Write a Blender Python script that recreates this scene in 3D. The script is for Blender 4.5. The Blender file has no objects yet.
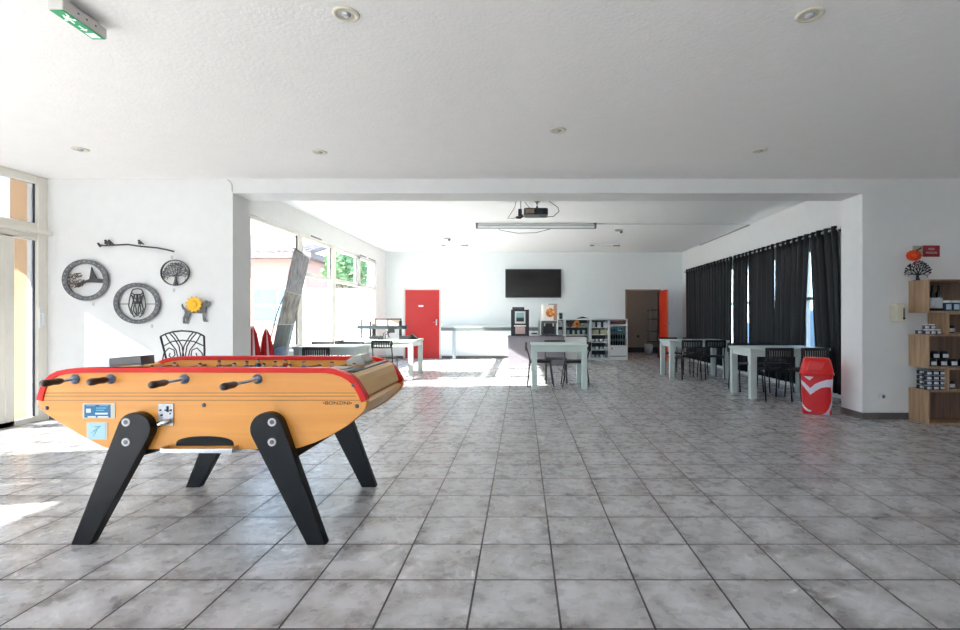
import bpy, bmesh, math, random
from mathutils import Vector, Matrix
PI = math.pi
S = bpy.context.scene
COL = S.collection
random.seed(7)

# ------------------------------------------------------------------ camera
cam_d = bpy.data.cameras.new('camera')
cam = bpy.data.objects.new('camera', cam_d); COL.objects.link(cam)
cam.location = (0, 0, 1.2); cam.rotation_euler = (PI / 2, 0, 0)
cam_d.sensor_width = 36; cam_d.lens = 36 * 503 / 960
cam_d.shift_x = -42 / 960; cam_d.shift_y = 3 / 960
cam_d.clip_start = 0.05; cam_d.clip_end = 300
S.camera = cam
S.view_settings.view_transform = 'Standard'; S.view_settings.look = 'None'
S.view_settings.gamma = 1; S.view_settings.use_curve_mapping = False
S.view_settings.exposure = 0.2
S.cycles.use_denoising = True
S.cycles.max_bounces = 12; S.cycles.diffuse_bounces = 7; S.cycles.glossy_bounces = 4
S.cycles.transparent_max_bounces = 16
S.cycles.sample_clamp_indirect = 8
S.cycles.caustics_reflective = False; S.cycles.caustics_refractive = False

# ------------------------------------------------------------------ sky and sun
SKY = 5.8; SUN = 50.0
w = bpy.data.worlds.new('sky'); S.world = w; w.use_nodes = True
nt = w.node_tree; nt.nodes.clear()
out = nt.nodes.new('ShaderNodeOutputWorld'); bg = nt.nodes.new('ShaderNodeBackground')
tc = nt.nodes.new('ShaderNodeTexCoord'); sep = nt.nodes.new('ShaderNodeSeparateXYZ')
rp = nt.nodes.new('ShaderNodeValToRGB')
rp.color_ramp.elements[0].position = 0.0; rp.color_ramp.elements[0].color = (0.72, 0.86, 1, 1)
rp.color_ramp.elements[1].position = 0.7; rp.color_ramp.elements[1].color = (0.45, 0.66, 1, 1)
nt.links.new(tc.outputs['Generated'], sep.inputs[0]); nt.links.new(sep.outputs['Z'], rp.inputs[0])
nt.links.new(rp.outputs[0], bg.inputs[0]); bg.inputs[1].default_value = SKY
nt.links.new(bg.outputs[0], out.inputs[0])

sd = bpy.data.lights.new('sun', 'SUN'); so = bpy.data.objects.new('sun', sd); COL.objects.link(so)
sd.energy = SUN; sd.angle = math.radians(0.6); sd.color = (1.0, 0.95, 0.87)
so.rotation_euler = Vector((1, 0.28, -0.585)).to_track_quat('-Z', 'Y').to_euler()
so.location = (-8, 2, 6)

def portal(name, loc, direction, sx, sy):
    d = bpy.data.lights.new(name, 'AREA'); d.shape = 'RECTANGLE'; d.size = sx; d.size_y = sy
    d.cycles.is_portal = True
    o = bpy.data.objects.new(name, d); COL.objects.link(o); o.location = loc
    o.rotation_euler = Vector(direction).to_track_quat('-Z', 'Y').to_euler()
portal('portal_left', (-5.86, 1.2, 1.42), (1, 0, 0), 9.6, 2.8)
portal('portal_back_room', (-4.3, 10.5, 1.7), (1, 0, 0), 6.9, 2.1)
portal('portal_near', (-3.0, -4.3, 1.5), (0, 1, 0), 4, 2.4)
portal('portal_right', (5.0, 10.75, 1.45), (-1, 0, 0), 7.0, 1.9)

# ------------------------------------------------------------------ helpers
MATS = {}
def rgb(r, g, b):
    f = lambda c: (c / 255 / 12.92) if c / 255 <= 0.04045 else ((c / 255 + 0.055) / 1.055) ** 2.4
    return (f(r), f(g), f(b), 1)

def mat(name, color, rough=0.5, metal=0.0, spec=0.5, var=0.0, vscale=8, bump=0.0, bscale=60, emit=0, coat=0, stretch=None, dark=None):
    if name in MATS: return MATS[name]
    m = bpy.data.materials.new(name); m.use_nodes = True
    n = m.node_tree; L = n.links; b = n.nodes['Principled BSDF']
    c = rgb(*color) if max(color) > 1 else (*color, 1)
    b.inputs['Base Color'].default_value = c; b.inputs['Roughness'].default_value = rough
    b.inputs['Metallic'].default_value = metal; b.inputs['Specular IOR Level'].default_value = spec
    b.inputs['Coat Weight'].default_value = coat
    t = n.nodes.new('ShaderNodeTexCoord'); mp = n.nodes.new('ShaderNodeMapping')
    L.new(t.outputs['Object'], mp.inputs[0])
    if stretch: mp.inputs['Scale'].default_value = stretch
    nz = n.nodes.new('ShaderNodeTexNoise'); nz.inputs['Scale'].default_value = vscale; nz.inputs['Detail'].default_value = 5
    L.new(mp.outputs[0], nz.inputs['Vector'])
    mx = n.nodes.new('ShaderNodeMix'); mx.data_type = 'RGBA'
    v = var if var else 0.06
    d = rgb(*dark) if dark else (c[0] * (1 - v), c[1] * (1 - v), c[2] * (1 - v), 1)
    mx.inputs['A'].default_value = d; mx.inputs['B'].default_value = c
    cr = n.nodes.new('ShaderNodeValToRGB'); cr.color_ramp.elements[0].position = 0.3; cr.color_ramp.elements[1].position = 0.7
    L.new(nz.outputs['Fac'], cr.inputs[0]); L.new(cr.outputs[0], mx.inputs['Factor']); L.new(mx.outputs['Result'], b.inputs['Base Color'])
    if bump:
        n2 = n.nodes.new('ShaderNodeTexNoise'); n2.inputs['Scale'].default_value = bscale; n2.inputs['Detail'].default_value = 3
        L.new(t.outputs['Object'], n2.inputs['Vector'])
        bp = n.nodes.new('ShaderNodeBump'); bp.inputs['Strength'].default_value = bump; bp.inputs['Distance'].default_value = 0.01
        L.new(n2.outputs['Fac'], bp.inputs['Height']); L.new(bp.outputs[0], b.inputs['Normal'])
    if emit:
        b.inputs['Emission Color'].default_value = c; b.inputs['Emission Strength'].default_value = emit
    MATS[name] = m; return m

def glass_mat(name='window_glass', tint=(0.95, 0.97, 0.97, 1)):
    m = bpy.data.materials.new(name); m.use_nodes = True
    n = m.node_tree; n.nodes.clear()
    o = n.nodes.new('ShaderNodeOutputMaterial'); mx = n.nodes.new('ShaderNodeMixShader')
    t = n.nodes.new('ShaderNodeBsdfTransparent'); g = n.nodes.new('ShaderNodeBsdfGlossy')
    t.inputs[0].default_value = tint; g.inputs['Roughness'].default_value = 0.02; mx.inputs[0].default_value = 0.04
    n.links.new(t.outputs[0], mx.inputs[1]); n.links.new(g.outputs[0], mx.inputs[2])
    n.links.new(mx.outputs[0], o.inputs[0]); return m
GLASS = glass_mat(); GLASS_TINT = glass_mat('tinted_door_glass', (0.52, 0.535, 0.55, 1))  # door glass tint is added to dim the daylight coming in at left

def floor_mat():
    m = bpy.data.materials.new('grey_floor_tile'); m.use_nodes = True
    n = m.node_tree; L = n.links; b = n.nodes['Principled BSDF']
    def node(t, **k):
        x = n.nodes.new(t)
        for a, v in k.items(): setattr(x, a, v)
        return x
    def mth(op, a, b_=None, c_=None):
        x = node('ShaderNodeMath', operation=op)
        for i, v in enumerate((a, b_, c_)):
            if v is None: continue
            if isinstance(v, (int, float)): x.inputs[i].default_value = v
            else: L.new(v, x.inputs[i])
        return x.outputs[0]
    g = node('ShaderNodeTexCoord'); sp = node('ShaderNodeSeparateXYZ'); L.new(g.outputs['Object'], sp.inputs[0])
    T = 0.364
    ux = mth('DIVIDE', mth('SUBTRACT', sp.outputs[0], 0.151), T); uy = mth('DIVIDE', mth('SUBTRACT', sp.outputs[1], 1.941), T)
    fx = mth('FRACT', ux); fy = mth('FRACT', uy)
    ex = mth('MINIMUM', fx, mth('SUBTRACT', 1.0, fx)); ey = mth('MINIMUM', fy, mth('SUBTRACT', 1.0, fy))
    e = mth('MINIMUM', ex, ey)
    grout = mth('LESS_THAN', e, 0.0125)
    cb = node('ShaderNodeCombineXYZ'); L.new(mth('FLOOR', ux), cb.inputs[0]); L.new(mth('FLOOR', uy), cb.inputs[1])
    wn = node('ShaderNodeTexWhiteNoise', noise_dimensions='2D'); L.new(cb.outputs[0], wn.inputs['Vector'])
    sc = node('ShaderNodeVectorMath', operation='SCALE'); L.new(wn.outputs['Color'], sc.inputs[0]); sc.inputs['Scale'].default_value = 30
    ad = node('ShaderNodeVectorMath', operation='ADD'); L.new(g.outputs['Object'], ad.inputs[0]); L.new(sc.outputs[0], ad.inputs[1])
    nz = node('ShaderNodeTexNoise'); nz.inputs['Scale'].default_value = 6.0; nz.inputs['Detail'].default_value = 9; nz.inputs['Roughness'].default_value = 0.58
    L.new(ad.outputs[0], nz.inputs['Vector'])
    # blotches sit towards the tile edges
    edge = mth('MULTIPLY', mth('SUBTRACT', 0.25, e), 0.32)
    fac = mth('ADD', nz.outputs['Fac'], edge)
    cr = node('ShaderNodeValToRGB'); el = cr.color_ramp.elements
    cr.color_ramp.interpolation = 'B_SPLINE'; el[0].position = 0.34; el[0].color = rgb(200, 200, 203)
    el[1].position = 0.79; el[1].color = rgb(98, 88, 83)
    x = el.new(0.56); x.color = rgb(180, 178, 179)
    L.new(fac, cr.inputs[0])
    val = node('ShaderNodeHueSaturation'); L.new(cr.outputs[0], val.inputs['Color'])
    L.new(mth('ADD', mth('MULTIPLY', wn.outputs['Value'], 0.12), 0.94), val.inputs['Value'])
    mx = node('ShaderNodeMix', data_type='RGBA'); L.new(grout, mx.inputs['Factor']); L.new(val.outputs[0], mx.inputs['A'])
    mx.inputs['B'].default_value = rgb(46, 41, 39)
    L.new(mx.outputs['Result'], b.inputs['Base Color'])
    n2 = node('ShaderNodeTexNoise'); n2.inputs['Scale'].default_value = 14; L.new(ad.outputs[0], n2.inputs['Vector'])
    L.new(mth('ADD', mth('ADD', mth('MULTIPLY', n2.outputs['Fac'], 0.25), 0.16), mth('MULTIPLY', grout, 0.5)), b.inputs['Roughness'])
    bp = node('ShaderNodeBump'); bp.inputs['Strength'].default_value = 0.25; bp.inputs['Distance'].default_value = 0.004
    hh = mth('ADD', mth('SUBTRACT', 1.0, grout), mth('MULTIPLY', n2.outputs['Fac'], 0.25)); L.new(hh, bp.inputs['Height'])
    L.new(bp.outputs[0], b.inputs['Normal'])
    b.inputs['Specular IOR Level'].default_value = 0.5
    return m

def wood_mat(name, c1, c2, axis='x', rough=0.35, scale=3.0, coat=0.0, spec=0.5):
    if name in MATS: return MATS[name]
    m = bpy.data.materials.new(name); m.use_nodes = True
    n = m.node_tree; L = n.links; b = n.nodes['Principled BSDF']
    t = n.nodes.new('ShaderNodeTexCoord'); mp = n.nodes.new('ShaderNodeMapping'); L.new(t.outputs['Object'], mp.inputs[0])
    s = {'x': (0.6, 9, 14), 'y': (9, 0.6, 14), 'z': (12, 12, 0.8)}[axis]
    mp.inputs['Scale'].default_value = s
    nz = n.nodes.new('ShaderNodeTexNoise'); nz.inputs['Scale'].default_value = scale; nz.inputs['Detail'].default_value = 8; nz.inputs['Distortion'].default_value = 0.4
    L.new(mp.outputs[0], nz.inputs['Vector'])
    cr = n.nodes.new('ShaderNodeValToRGB'); cr.color_ramp.elements[0].position = 0.3; cr.color_ramp.elements[1].position = 0.72
    cr.color_ramp.elements[0].color = rgb(*c2); cr.color_ramp.elements[1].color = rgb(*c1)
    L.new(nz.outputs['Fac'], cr.inputs[0]); L.new(cr.outputs[0], b.inputs['Base Color'])
    b.inputs['Roughness'].default_value = rough; b.inputs['Coat Weight'].default_value = coat; b.inputs['Coat Roughness'].default_value = 0.15
    b.inputs['Specular IOR Level'].default_value = spec
    MATS[name] = m; return m

class MB:
    def __init__(s): s.bm = bmesh.new()
    def _f(s, vs, mi, sm=False):
        try:
            f = s.bm.faces.new(vs); f.material_index = mi; f.smooth = sm; return f
        except ValueError: return None
    def box(s, x0, x1, y0, y1, z0, z1, mi=0, M=None):
        P = [Vector(p) for p in ((x0,y0,z0),(x1,y0,z0),(x1,y1,z0),(x0,y1,z0),(x0,y0,z1),(x1,y0,z1),(x1,y1,z1),(x0,y1,z1))]
        if M: P = [M @ p for p in P]
        v = [s.bm.verts.new(p) for p in P]
        for q in ((3,2,1,0),(4,5,6,7),(0,1,5,4),(1,2,6,5),(2,3,7,6),(3,0,4,7)): s._f([v[i] for i in q], mi)
        return s
    def tube(s, pts, r, n=8, mi=0, closed=False, smooth=True):
        pts = [Vector(p) for p in pts]; N = len(pts)
        rs = r if isinstance(r, (list, tuple)) else [r] * N
        rings = []; up = None
        for i, p in enumerate(pts):
            a = pts[i - 1] if (i > 0 or closed) else p; c = pts[(i + 1) % N] if (i < N - 1 or closed) else p
            d = (c - a)
            if d.length < 1e-9: d = Vector((0, 0, 1))
            d.normalize()
            if up is None:
                up = Vector((0, 0, 1)) if abs(d.z) < 0.9 else Vector((1, 0, 0))
            u = up - d * up.dot(d)
            if u.length < 1e-5: u = d.orthogonal()
            u.normalize(); v = d.cross(u); up = u
            rings.append([s.bm.verts.new(p + (u * math.cos(2*PI*k/n) + v * math.sin(2*PI*k/n)) * rs[i]) for k in range(n)])
        for i in range(N if closed else N - 1):
            A = rings[i]; B = rings[(i + 1) % N]
            for k in range(n): s._f([A[k], A[(k+1)%n], B[(k+1)%n], B[k]], mi, smooth)
        if not closed:
            s._f(list(reversed(rings[0])), mi); s._f(rings[-1], mi)
        return s
    def cyl(s, p0, p1, r, r1=None, n=16, mi=0): return s.tube([p0, p1], [r, r if r1 is None else r1], n, mi)
    def lathe(s, prof, c=(0,0,0), n=24, mi=0, M=None, smooth=True):
        rings = []; M = M or Matrix.Translation(c)
        for r, z in prof:
            if r < 1e-6: rings.append([s.bm.verts.new(M @ Vector((0,0,z)))])
            else: rings.append([s.bm.verts.new(M @ Vector((r*math.cos(2*PI*k/n), r*math.sin(2*PI*k/n), z))) for k in range(n)])
        for A, B in zip(rings, rings[1:]):
            for k in range(n):
                if len(A) == 1 and len(B) == 1: continue
                if len(A) == 1: s._f([A[0], B[(k+1)%n], B[k]][::-1], mi, smooth)
                elif len(B) == 1: s._f([A[k], A[(k+1)%n], B[0]], mi, smooth)
                else: s._f([A[k], A[(k+1)%n], B[(k+1)%n], B[k]], mi, smooth)
        if len(rings[0]) > 1: s._f(rings[0][::-1], mi)
        if len(rings[-1]) > 1: s._f(rings[-1], mi)
        return s
    def ball(s, c, r, n=12, mi=0, sc=(1,1,1)):
        prof = [(r*math.sin(PI*i/(n//2)), -r*math.cos(PI*i/(n//2))) for i in range(n//2+1)]
        return s.lathe([(0 if i in (0, n//2) else a, z) for i, (a, z) in enumerate(prof)], n=n, mi=mi, M=Matrix.Translation(c) @ Matrix.Diagonal((*sc, 1)))
    def prism(s, pts, plane, a, b, mi=0, M=None):
        f = {'xz': lambda u, v, t: (u, t, v), 'xy': lambda u, v, t: (u, v, t), 'yz': lambda u, v, t: (t, u, v)}[plane]
        A = [Vector(f(u, v, a)) for u, v in pts]; B = [Vector(f(u, v, b)) for u, v in pts]
        if M: A = [M @ p for p in A]; B = [M @ p for p in B]
        A = [s.bm.verts.new(p) for p in A]; B = [s.bm.verts.new(p) for p in B]
        n = len(pts); s._f(A, mi); s._f(B[::-1], mi)
        for i in range(n): s._f([A[i], B[i], B[(i+1)%n], A[(i+1)%n]], mi)
        return s
    def band(s, outer, inner, plane, a, b, mi=0, closed=False):
        n = len(outer); rng = range(n if closed else n - 1)
        f = {'xz': lambda u, v, t: (u, t, v), 'xy': lambda u, v, t: (u, v, t), 'yz': lambda u, v, t: (t, u, v)}[plane]
        V = [[s.bm.verts.new(f(u, v, t)) for (u, v) in L_] for L_ in (outer, inner) for t in (a, b)]
        oa, ob, ia, ib = V
        for i in rng:
            j = (i + 1) % n
            s._f([oa[i], oa[j], ia[j], ia[i]], mi); s._f([ob[i], ib[i], ib[j], ob[j]], mi)
            s._f([oa[i], ob[i], ob[j], oa[j]], mi); s._f([ia[i], ia[j], ib[j], ib[i]], mi)
        if not closed:
            s._f([oa[0], ia[0], ib[0], ob[0]], mi); s._f([oa[-1], ob[-1], ib[-1], ia[-1]], mi)
        return s

def accum(p):
    m = Matrix.Identity(4)
    while p is not None:
        m = (Matrix.Translation(p.location) @ p.rotation_euler.to_matrix().to_4x4()) @ m; p = p.parent
    return m

def obj(name, mb, mats, parent=None, bevel=0, smooth=False, label=None, keep=False, seg=2):
    bm = mb.bm
    bmesh.ops.recalc_face_normals(bm, faces=bm.faces[:])
    me = bpy.data.meshes.new(name); bm.to_mesh(me); bm.free()
    if not isinstance(mats, (list, tuple)): mats = [mats]
    for m in mats: me.materials.append(m)
    if smooth:
        for p in me.polygons: p.use_smooth = True
    o = bpy.data.objects.new(name, me); COL.objects.link(o)
    if parent is not None:
        me.transform(accum(parent).inverted()); o.parent = parent
    elif not keep:
        xs = [v.co for v in me.vertices]
        lo = [min(v[i] for v in xs) for i in range(3)]; hi = [max(v[i] for v in xs) for i in range(3)]
        c = Vector(((lo[0]+hi[0])/2, (lo[1]+hi[1])/2, lo[2])); me.transform(Matrix.Translation(-c)); o.location = c
    if bevel:
        b = o.modifiers.new('bevel', 'BEVEL'); b.width = bevel; b.segments = seg; b.limit_method = 'ANGLE'; b.angle_limit = math.radians(40)
    if label: o['label'] = label
    return o

def tag(o, label, cat, group=None, kind=None):
    o['label'] = label; o['category'] = cat
    if group: o['group'] = group
    if kind: o['kind'] = kind
    return o
def thing(name, label, cat, loc=(0,0,0), rotz=0, group=None):
    o = bpy.data.objects.new(name, None); COL.objects.link(o); o.empty_display_size = 0.1
    o.location = loc; o.rotation_euler = (0, 0, rotz); return tag(o, label, cat, group)
def struct(name, mb, m, label=None, bevel=0):
    o = obj(name, mb, m, keep=True, bevel=bevel); o['kind'] = 'structure'
    if label: o['label'] = label
    return o
def structroot(name, loc, label):
    o = bpy.data.objects.new(name, None); COL.objects.link(o); o.location = loc; o['kind'] = 'structure'; o['label'] = label; return o
def kids(o): return [c for c in COL.objects if c.parent == o]
def dup(root, loc, rotz=0, label=None, group=None):
    def cp(o, par):
        c = o.copy(); COL.objects.link(c)
        if par is not None: c.parent = par
        for k in KID.get(o.name, None) or kids(o): cp(k, c)
        return c
    r = cp(root, None); r.location = loc; r.rotation_euler = (0, 0, rotz)
    if label: r['label'] = label
    if group: r['group'] = group
    return r
KID = {}
def text_obj(name, body, size, M, m, parent, depth=0.0006, sx=1.0):
    cu = bpy.data.curves.new(name, 'FONT'); cu.body = body; cu.size = size; cu.extrude = depth; cu.align_x = 'CENTER'; cu.align_y = 'CENTER'
    t = bpy.data.objects.new(name + '_source', cu); COL.objects.link(t)
    bpy.context.view_layer.update()
    me = bpy.data.meshes.new_from_object(t.evaluated_get(bpy.context.evaluated_depsgraph_get()))
    bpy.data.objects.remove(t); bpy.data.curves.remove(cu)
    me.name = name; me.transform(Matrix.Diagonal((sx, 1, 1, 1))); me.transform(M); me.materials.clear(); me.materials.append(m)
    o = bpy.data.objects.new(name, me); COL.objects.link(o); me.transform(accum(parent).inverted()); o.parent = parent
    return o
def rounded(x0, x1, y0, y1, r, n=5):
    p = []
    for cx, cy, a in ((x1-r, y1-r, 0), (x0+r, y1-r, 90), (x0+r, y0+r, 180), (x1-r, y0+r, 270)):
        for i in range(n+1):
            t = math.radians(a + 90*i/n); p.append((cx + r*math.cos(t), cy + r*math.sin(t)))
    return p
def inpoly(x, y, P):
    c = False; j = len(P) - 1
    for i in range(len(P)):
        if (P[i][1] > y) != (P[j][1] > y) and x < (P[j][0]-P[i][0])*(y-P[i][1])/(P[j][1]-P[i][1])+P[i][0]: c = not c
        j = i
    return c

# ------------------------------------------------------------------ materials
WALL = mat('white_plaster', (232, 232, 231), 0.75, var=0.03, bump=0.25, bscale=90, spec=0.3)
CEIL = mat('textured_white_ceiling', (251, 249, 247), 0.85, var=0.02, bump=0.3, bscale=45, spec=0.2)
CEIL2 = mat('smooth_white_ceiling', (246, 246, 245), 0.6, var=0.02, spec=0.3)
SKIRT = mat('dark_tile_skirting', (112, 106, 102), 0.35, var=0.3, vscale=6)
ALU = mat('cream_window_metal', (232, 228, 218), 0.4, var=0.03)
DARKSEAL = mat('dark_seal', (60, 66, 80), 0.5)
ORANGE = mat('orange_render', (222, 182, 142), 0.9, bump=0.3)
CONC = mat('pale_terrace', (180, 176, 170), 0.9, var=0.12, vscale=2)
BLACK = mat('black_metal', (24, 24, 27), 0.4, var=0.1)
BLACKP = mat('black_plastic', (28, 28, 31), 0.5, var=0.1)
CHROME = mat('brushed_chrome', (200, 202, 205), 0.22, metal=1.0, var=0.04)
DARKCH = mat('dark_steel', (95, 98, 105), 0.3, metal=0.9)
RED = mat('red_paint', (176, 24, 26), 0.4, var=0.05)
REDRIM = mat('red_rim', (216, 24, 8), 0.4, var=0.06, spec=0.3)
WHITE = mat('white_laminate', (232, 234, 234), 0.4, var=0.03)
TABLE = mat('pale_grey_green_table', (196, 206, 202), 0.4, var=0.05, vscale=4)
TEAL = mat('pale_teal_table', (212, 228, 222), 0.4, var=0.1, vscale=3)

# ------------------------------------------------------------------ setting
XL, XR, YN, YW, YW2, YB = -5.62, 7.6, -4.2, 5.965, 6.36, 14.9
XLB, XRB = -4.03, 4.75
HC, HB, HC2 = 2.852, 2.68, 3.155
PX0, PX1 = -3.43, 4.036
m = MB(); m.box(XL-0.25, XR+0.25, YN-0.25, YB+3.2, -0.12, 0); struct('floor', m, floor_mat(), 'grey mottled square floor tiles with dark grout')
m = MB(); m.box(XL-0.25, XR+0.25, YN-0.25, YW, HC, HC+0.15); struct('ceiling', m, CEIL, 'textured white ceiling of the front room')
m = MB(); m.box(XLB-0.25, XRB+0.25, YW2, YB+0.2, HC2, HC2+0.15); struct('ceiling', m, CEIL2, 'smooth white ceiling of the back room')
m = MB()
m.box(XL-0.25, PX0, YW, YW2, 0, HB); m.box(PX1, XR+0.25, YW, YW2, 0, HB); m.box(XL-0.25, XR+0.25, YW, YW2, HB, HC2+0.15)
struct('wall_middle', m, WALL, 'white wall and beam with a wide opening to the back room')
# left wall of the front room: low band above the openings
m = MB(); m.box(XL-0.2, XL, YN-0.25, YN+0.4, 0, HC); m.box(XL-0.2, XL, 2.62, 3.02, 0, 2.2); m.box(XL-0.2, XL, 3.09, 3.42, 0, 2.2); m.box(XL-0.2, XL, 3.47, 3.96, 0, 2.2)
struct('wall_left', m, WALL, 'white wall piers between the glazed doors on the left')
m = MB()
m.box(XL-0.2, XR+0.2, YN-0.25, YN, 0, 0.3); m.box(XL-0.2, XR+0.2, YN-0.25, YN, 2.7, HC)
m.box(XL-0.2, -5.0, YN-0.25, YN, 0.3, 2.7); m.box(-1.0, XR+0.2, YN-0.25, YN, 0.3, 2.7)
struct('wall_near', m, WALL, 'white wall with a wide window behind the viewer')
m = MB(); m.box(XR, XR+0.25, YN-0.25, YW, 0, HC); struct('wall_right', m, WALL, 'white right wall of the front room')
WY0, WY1, WZ0, WZ1 = 7.0, 13.92, 0.65, 2.75
m = MB(); X = XLB - 0.25
m.box(X, XLB, YW2, WY0, 0, HC2); m.box(X, XLB, WY1, YB+0.2, 0, HC2); m.box(X, XLB, WY0, WY1, 0, WZ0); m.box(X, XLB, WY0, WY1, WZ1, HC2)
struct('wall_left_back_room', m, WALL, 'white left wall of the back room with wide windows')
RY0, RY1, RZ0, RZ1 = 7.78, 14.2, 0.5, 2.38
m = MB(); X = XRB
m.box(X, X+0.25, YW2, RY0, 0, HC2); m.box(X, X+0.25, RY1, YB+0.2, 0, HC2); m.box(X, X+0.25, RY0, RY1, 0, RZ0); m.box(X, X+0.25, RY0, RY1, RZ1, HC2)
struct('wall_right_back_room', m, WALL, 'white right wall of the back room behind black curtains')
DX0, DX1, DZ = 3.1, 4.06, 2.0
m = MB(); m.box(XLB, DX0, YB, YB+0.15, 0, HC2); m.box(DX1, XRB, YB, YB+0.15, 0, HC2); m.box(DX0, DX1, YB, YB+0.15, DZ, HC2)
struct('wall_back', m, mat('cool_white_paint', (230, 236, 237), 0.6, var=0.02, spec=0.3), 'white back wall with a red door and an open doorway')
GB = mat('taupe_store_wall', (150, 138, 128), 0.8, var=0.08)
m = MB(); m.box(2.5, 5.2, YB+2.6, YB+2.75, 0, 2.6); m.box(2.35, 2.5, YB+0.15, YB+2.75, 0, 2.6); m.box(5.2, 5.35, YB+0.15, YB+2.75, 0, 2.6); m.box(2.35, 5.35, YB+0.15, YB+2.75, 2.6, 2.7)
struct('wall_store_room', m, GB, 'dim taupe walls of the store room past the open door')
m = MB()
for a in ((XL+0.02, PX0, YW-0.012, YW), (PX1, XR, YW-0.012, YW), (PX1-0.012, PX1, YW, YW2), (PX0, PX0+0.012, YW, YW2)): m.box(*a, 0, 0.078)
struct('baseboard_middle', m, SKIRT, 'dark grey tile skirting along the front wall', 0.002)
m = MB(); m.box(XLB, -3.52, YB-0.012, YB, 0, 0.08); m.box(-2.38, DX0-0.06, YB-0.012, YB, 0, 0.08); m.box(DX1+0.06, XRB, YB-0.012, YB, 0, 0.08)
struct('baseboard_back', m, SKIRT, 'dark grey tile skirting along the back wall')
m = MB(); m.box(2.5, 5.2, YB+2.588, YB+2.6, 0, 0.18); struct('baseboard_store', m, mat('black_skirting', (30, 28, 28), 0.5), 'dark skirting in the store room')
m = MB(); m.box(XRB-0.012, XRB, YW2, YB-0.02, 0, 0.08); struct('baseboard_right', m, WHITE, 'white skirting under the black curtains')

# window_1: glazed doors on the left
r = structroot('window_1', (XL, 2, 0), 'cream metal glazed doors with clerestory panes on the left')
f = MB(); x0, x1 = XL-0.10, XL-0.02
def fr(y0, y1, z0, z1, mb=None, a=x0, b=x1): (mb or f).box(a, b, y0, y1, z0, z1)
fr(YN+0.4, 5.96, 2.76, HC-0.001); fr(YN+0.4, 5.96, 2.10, 2.30)
fr(5.85, 5.96, 0, 2.84, a=XL-0.10, b=XL-0.005); fr(5.40, 5.59, 0.0, 2.12); fr(3.96, 4.06, 0, 2.12); fr(2.56, 2.62, 0, 2.12)
fr(3.96, 5.96, 0, 0.06)
for y in (-3.8, -2.2, -0.6, 1.0): fr(y, y+0.08, 0, 2.12)
for y in (-3.8, -1.4, 1.0, 3.4): fr(y, y+0.06, 2.3, 2.8)
fr(5.49, 5.50, 0.1, 2.1, a=XL-0.022, b=XL-0.012)
obj('window_frame', f, ALU, r, bevel=0.004)
t = MB(); t.box(XL-0.11, XL+0.07, YN+0.4, 5.955, 2.175, 2.215); obj('curtain_track', t, ALU, r, bevel=0.003)
t = MB(); t.box(XL-0.057, XL-0.045, 5.83, 5.85, 0.06, 2.1); t.box(XL-0.057, XL-0.045, 5.83, 5.85, 2.3, 2.76); obj('seal', t, DARKSEAL, r, label='dark rubber seal')
g = MB(); g.box(XL-0.064, XL-0.058, YN+0.4, 2.59, 0.0, 2.8); obj('pane', g, glass_mat('light_tinted_glass', (0.84, 0.86, 0.87, 1)), r)  # weaker added tint, so this pane lets more daylight in
g = MB(); g.box(XL-0.064, XL-0.058, 2.59, 5.85, 0.0, 2.8); obj('pane', g, GLASS_TINT, r)
h = MB(); h.tube([(XL-0.01, 5.875, 1.25), (XL+0.03, 5.875, 1.25), (XL+0.035, 5.875, 1.12)], 0.011); h.box(XL-0.008, XL+0.004, 5.855, 5.895, 1.08, 1.33)
obj('handle', h, WHITE, r)
# window_2: left windows of the back room
r = structroot('window_2', (XLB, 10, 0), 'cream metal ribbon windows of the back room')
f = MB(); a, b = XLB-0.12, XLB-0.03
f.box(a, b, WY0, WY1, WZ1-0.06, WZ1); f.box(a, b, WY0, WY1, WZ0, WZ0+0.06)
f.box(a, b, WY0, WY0+0.06, WZ0, WZ1); f.box(a, b, WY1-0.07, WY1, WZ0, WZ1)
for y0, y1 in ((9.12, 9.29), (10.73, 10.96)): f.box(a, b+0.01, y0, y1, WZ0, WZ1)
f.box(a, b, 12.43, 12.64, 2.0, WZ1)
f.box(a, b, 9.2, WY1, 1.98, 2.06)
obj('window_frame', f, ALU, r, bevel=0.004)
s_ = MB(); s_.box(XLB-0.03, XLB+0.08, WY0, WY1, WZ0-0.03, WZ0); obj('window_sill', s_, WHITE, r, bevel=0.003)
t = MB(); t.box(a+0.055, b-0.02, 9.09, 9.12, WZ0+0.06, WZ1-0.06); t.box(a+0.055, b-0.02, 10.70, 10.73, 2.05, WZ1-0.06); t.box(a+0.055, b-0.02, 12.40, 12.43, 2.05, WZ1-0.06)
obj('seal', t, DARKSEAL, r, label='dark rubber seal')
g = MB(); g.box(XLB-0.08, XLB-0.074, WY0, WY1, WZ0, WZ1); obj('pane', g, GLASS, r)
h = MB()
for y0, y1 in ((9.6, 10.1), (12.5, 13.0), (13.2, 13.8)): h.box(XLB-0.02, XLB+0.01, y0, y1, WZ1+0.005, WZ1+0.03)
obj('opener_rod', h, DARKCH, r)
# window_3: behind curtains
r = structroot('window_3', (XRB+0.1, 10.7, 0), 'white windows behind the black curtains')
f = MB(); a, b = XRB+0.08, XRB+0.15
f.box(a, b, RY0, RY1, RZ1-0.06, RZ1); f.box(a, b, RY0, RY1, RZ0, RZ0+0.06)
for y in (RY0, 8.55, 10.0, 11.45, 12.9, RY1-0.07): f.box(a, b, y, y+0.07, RZ0, RZ1)
f.box(a, b, RY0, RY1, 1.5, 1.55)
obj('window_frame', f, ALU, r); g = MB(); g.box(XRB+0.11, XRB+0.116, RY0, RY1, RZ0, RZ1); obj('pane', g, GLASS, r)
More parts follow.
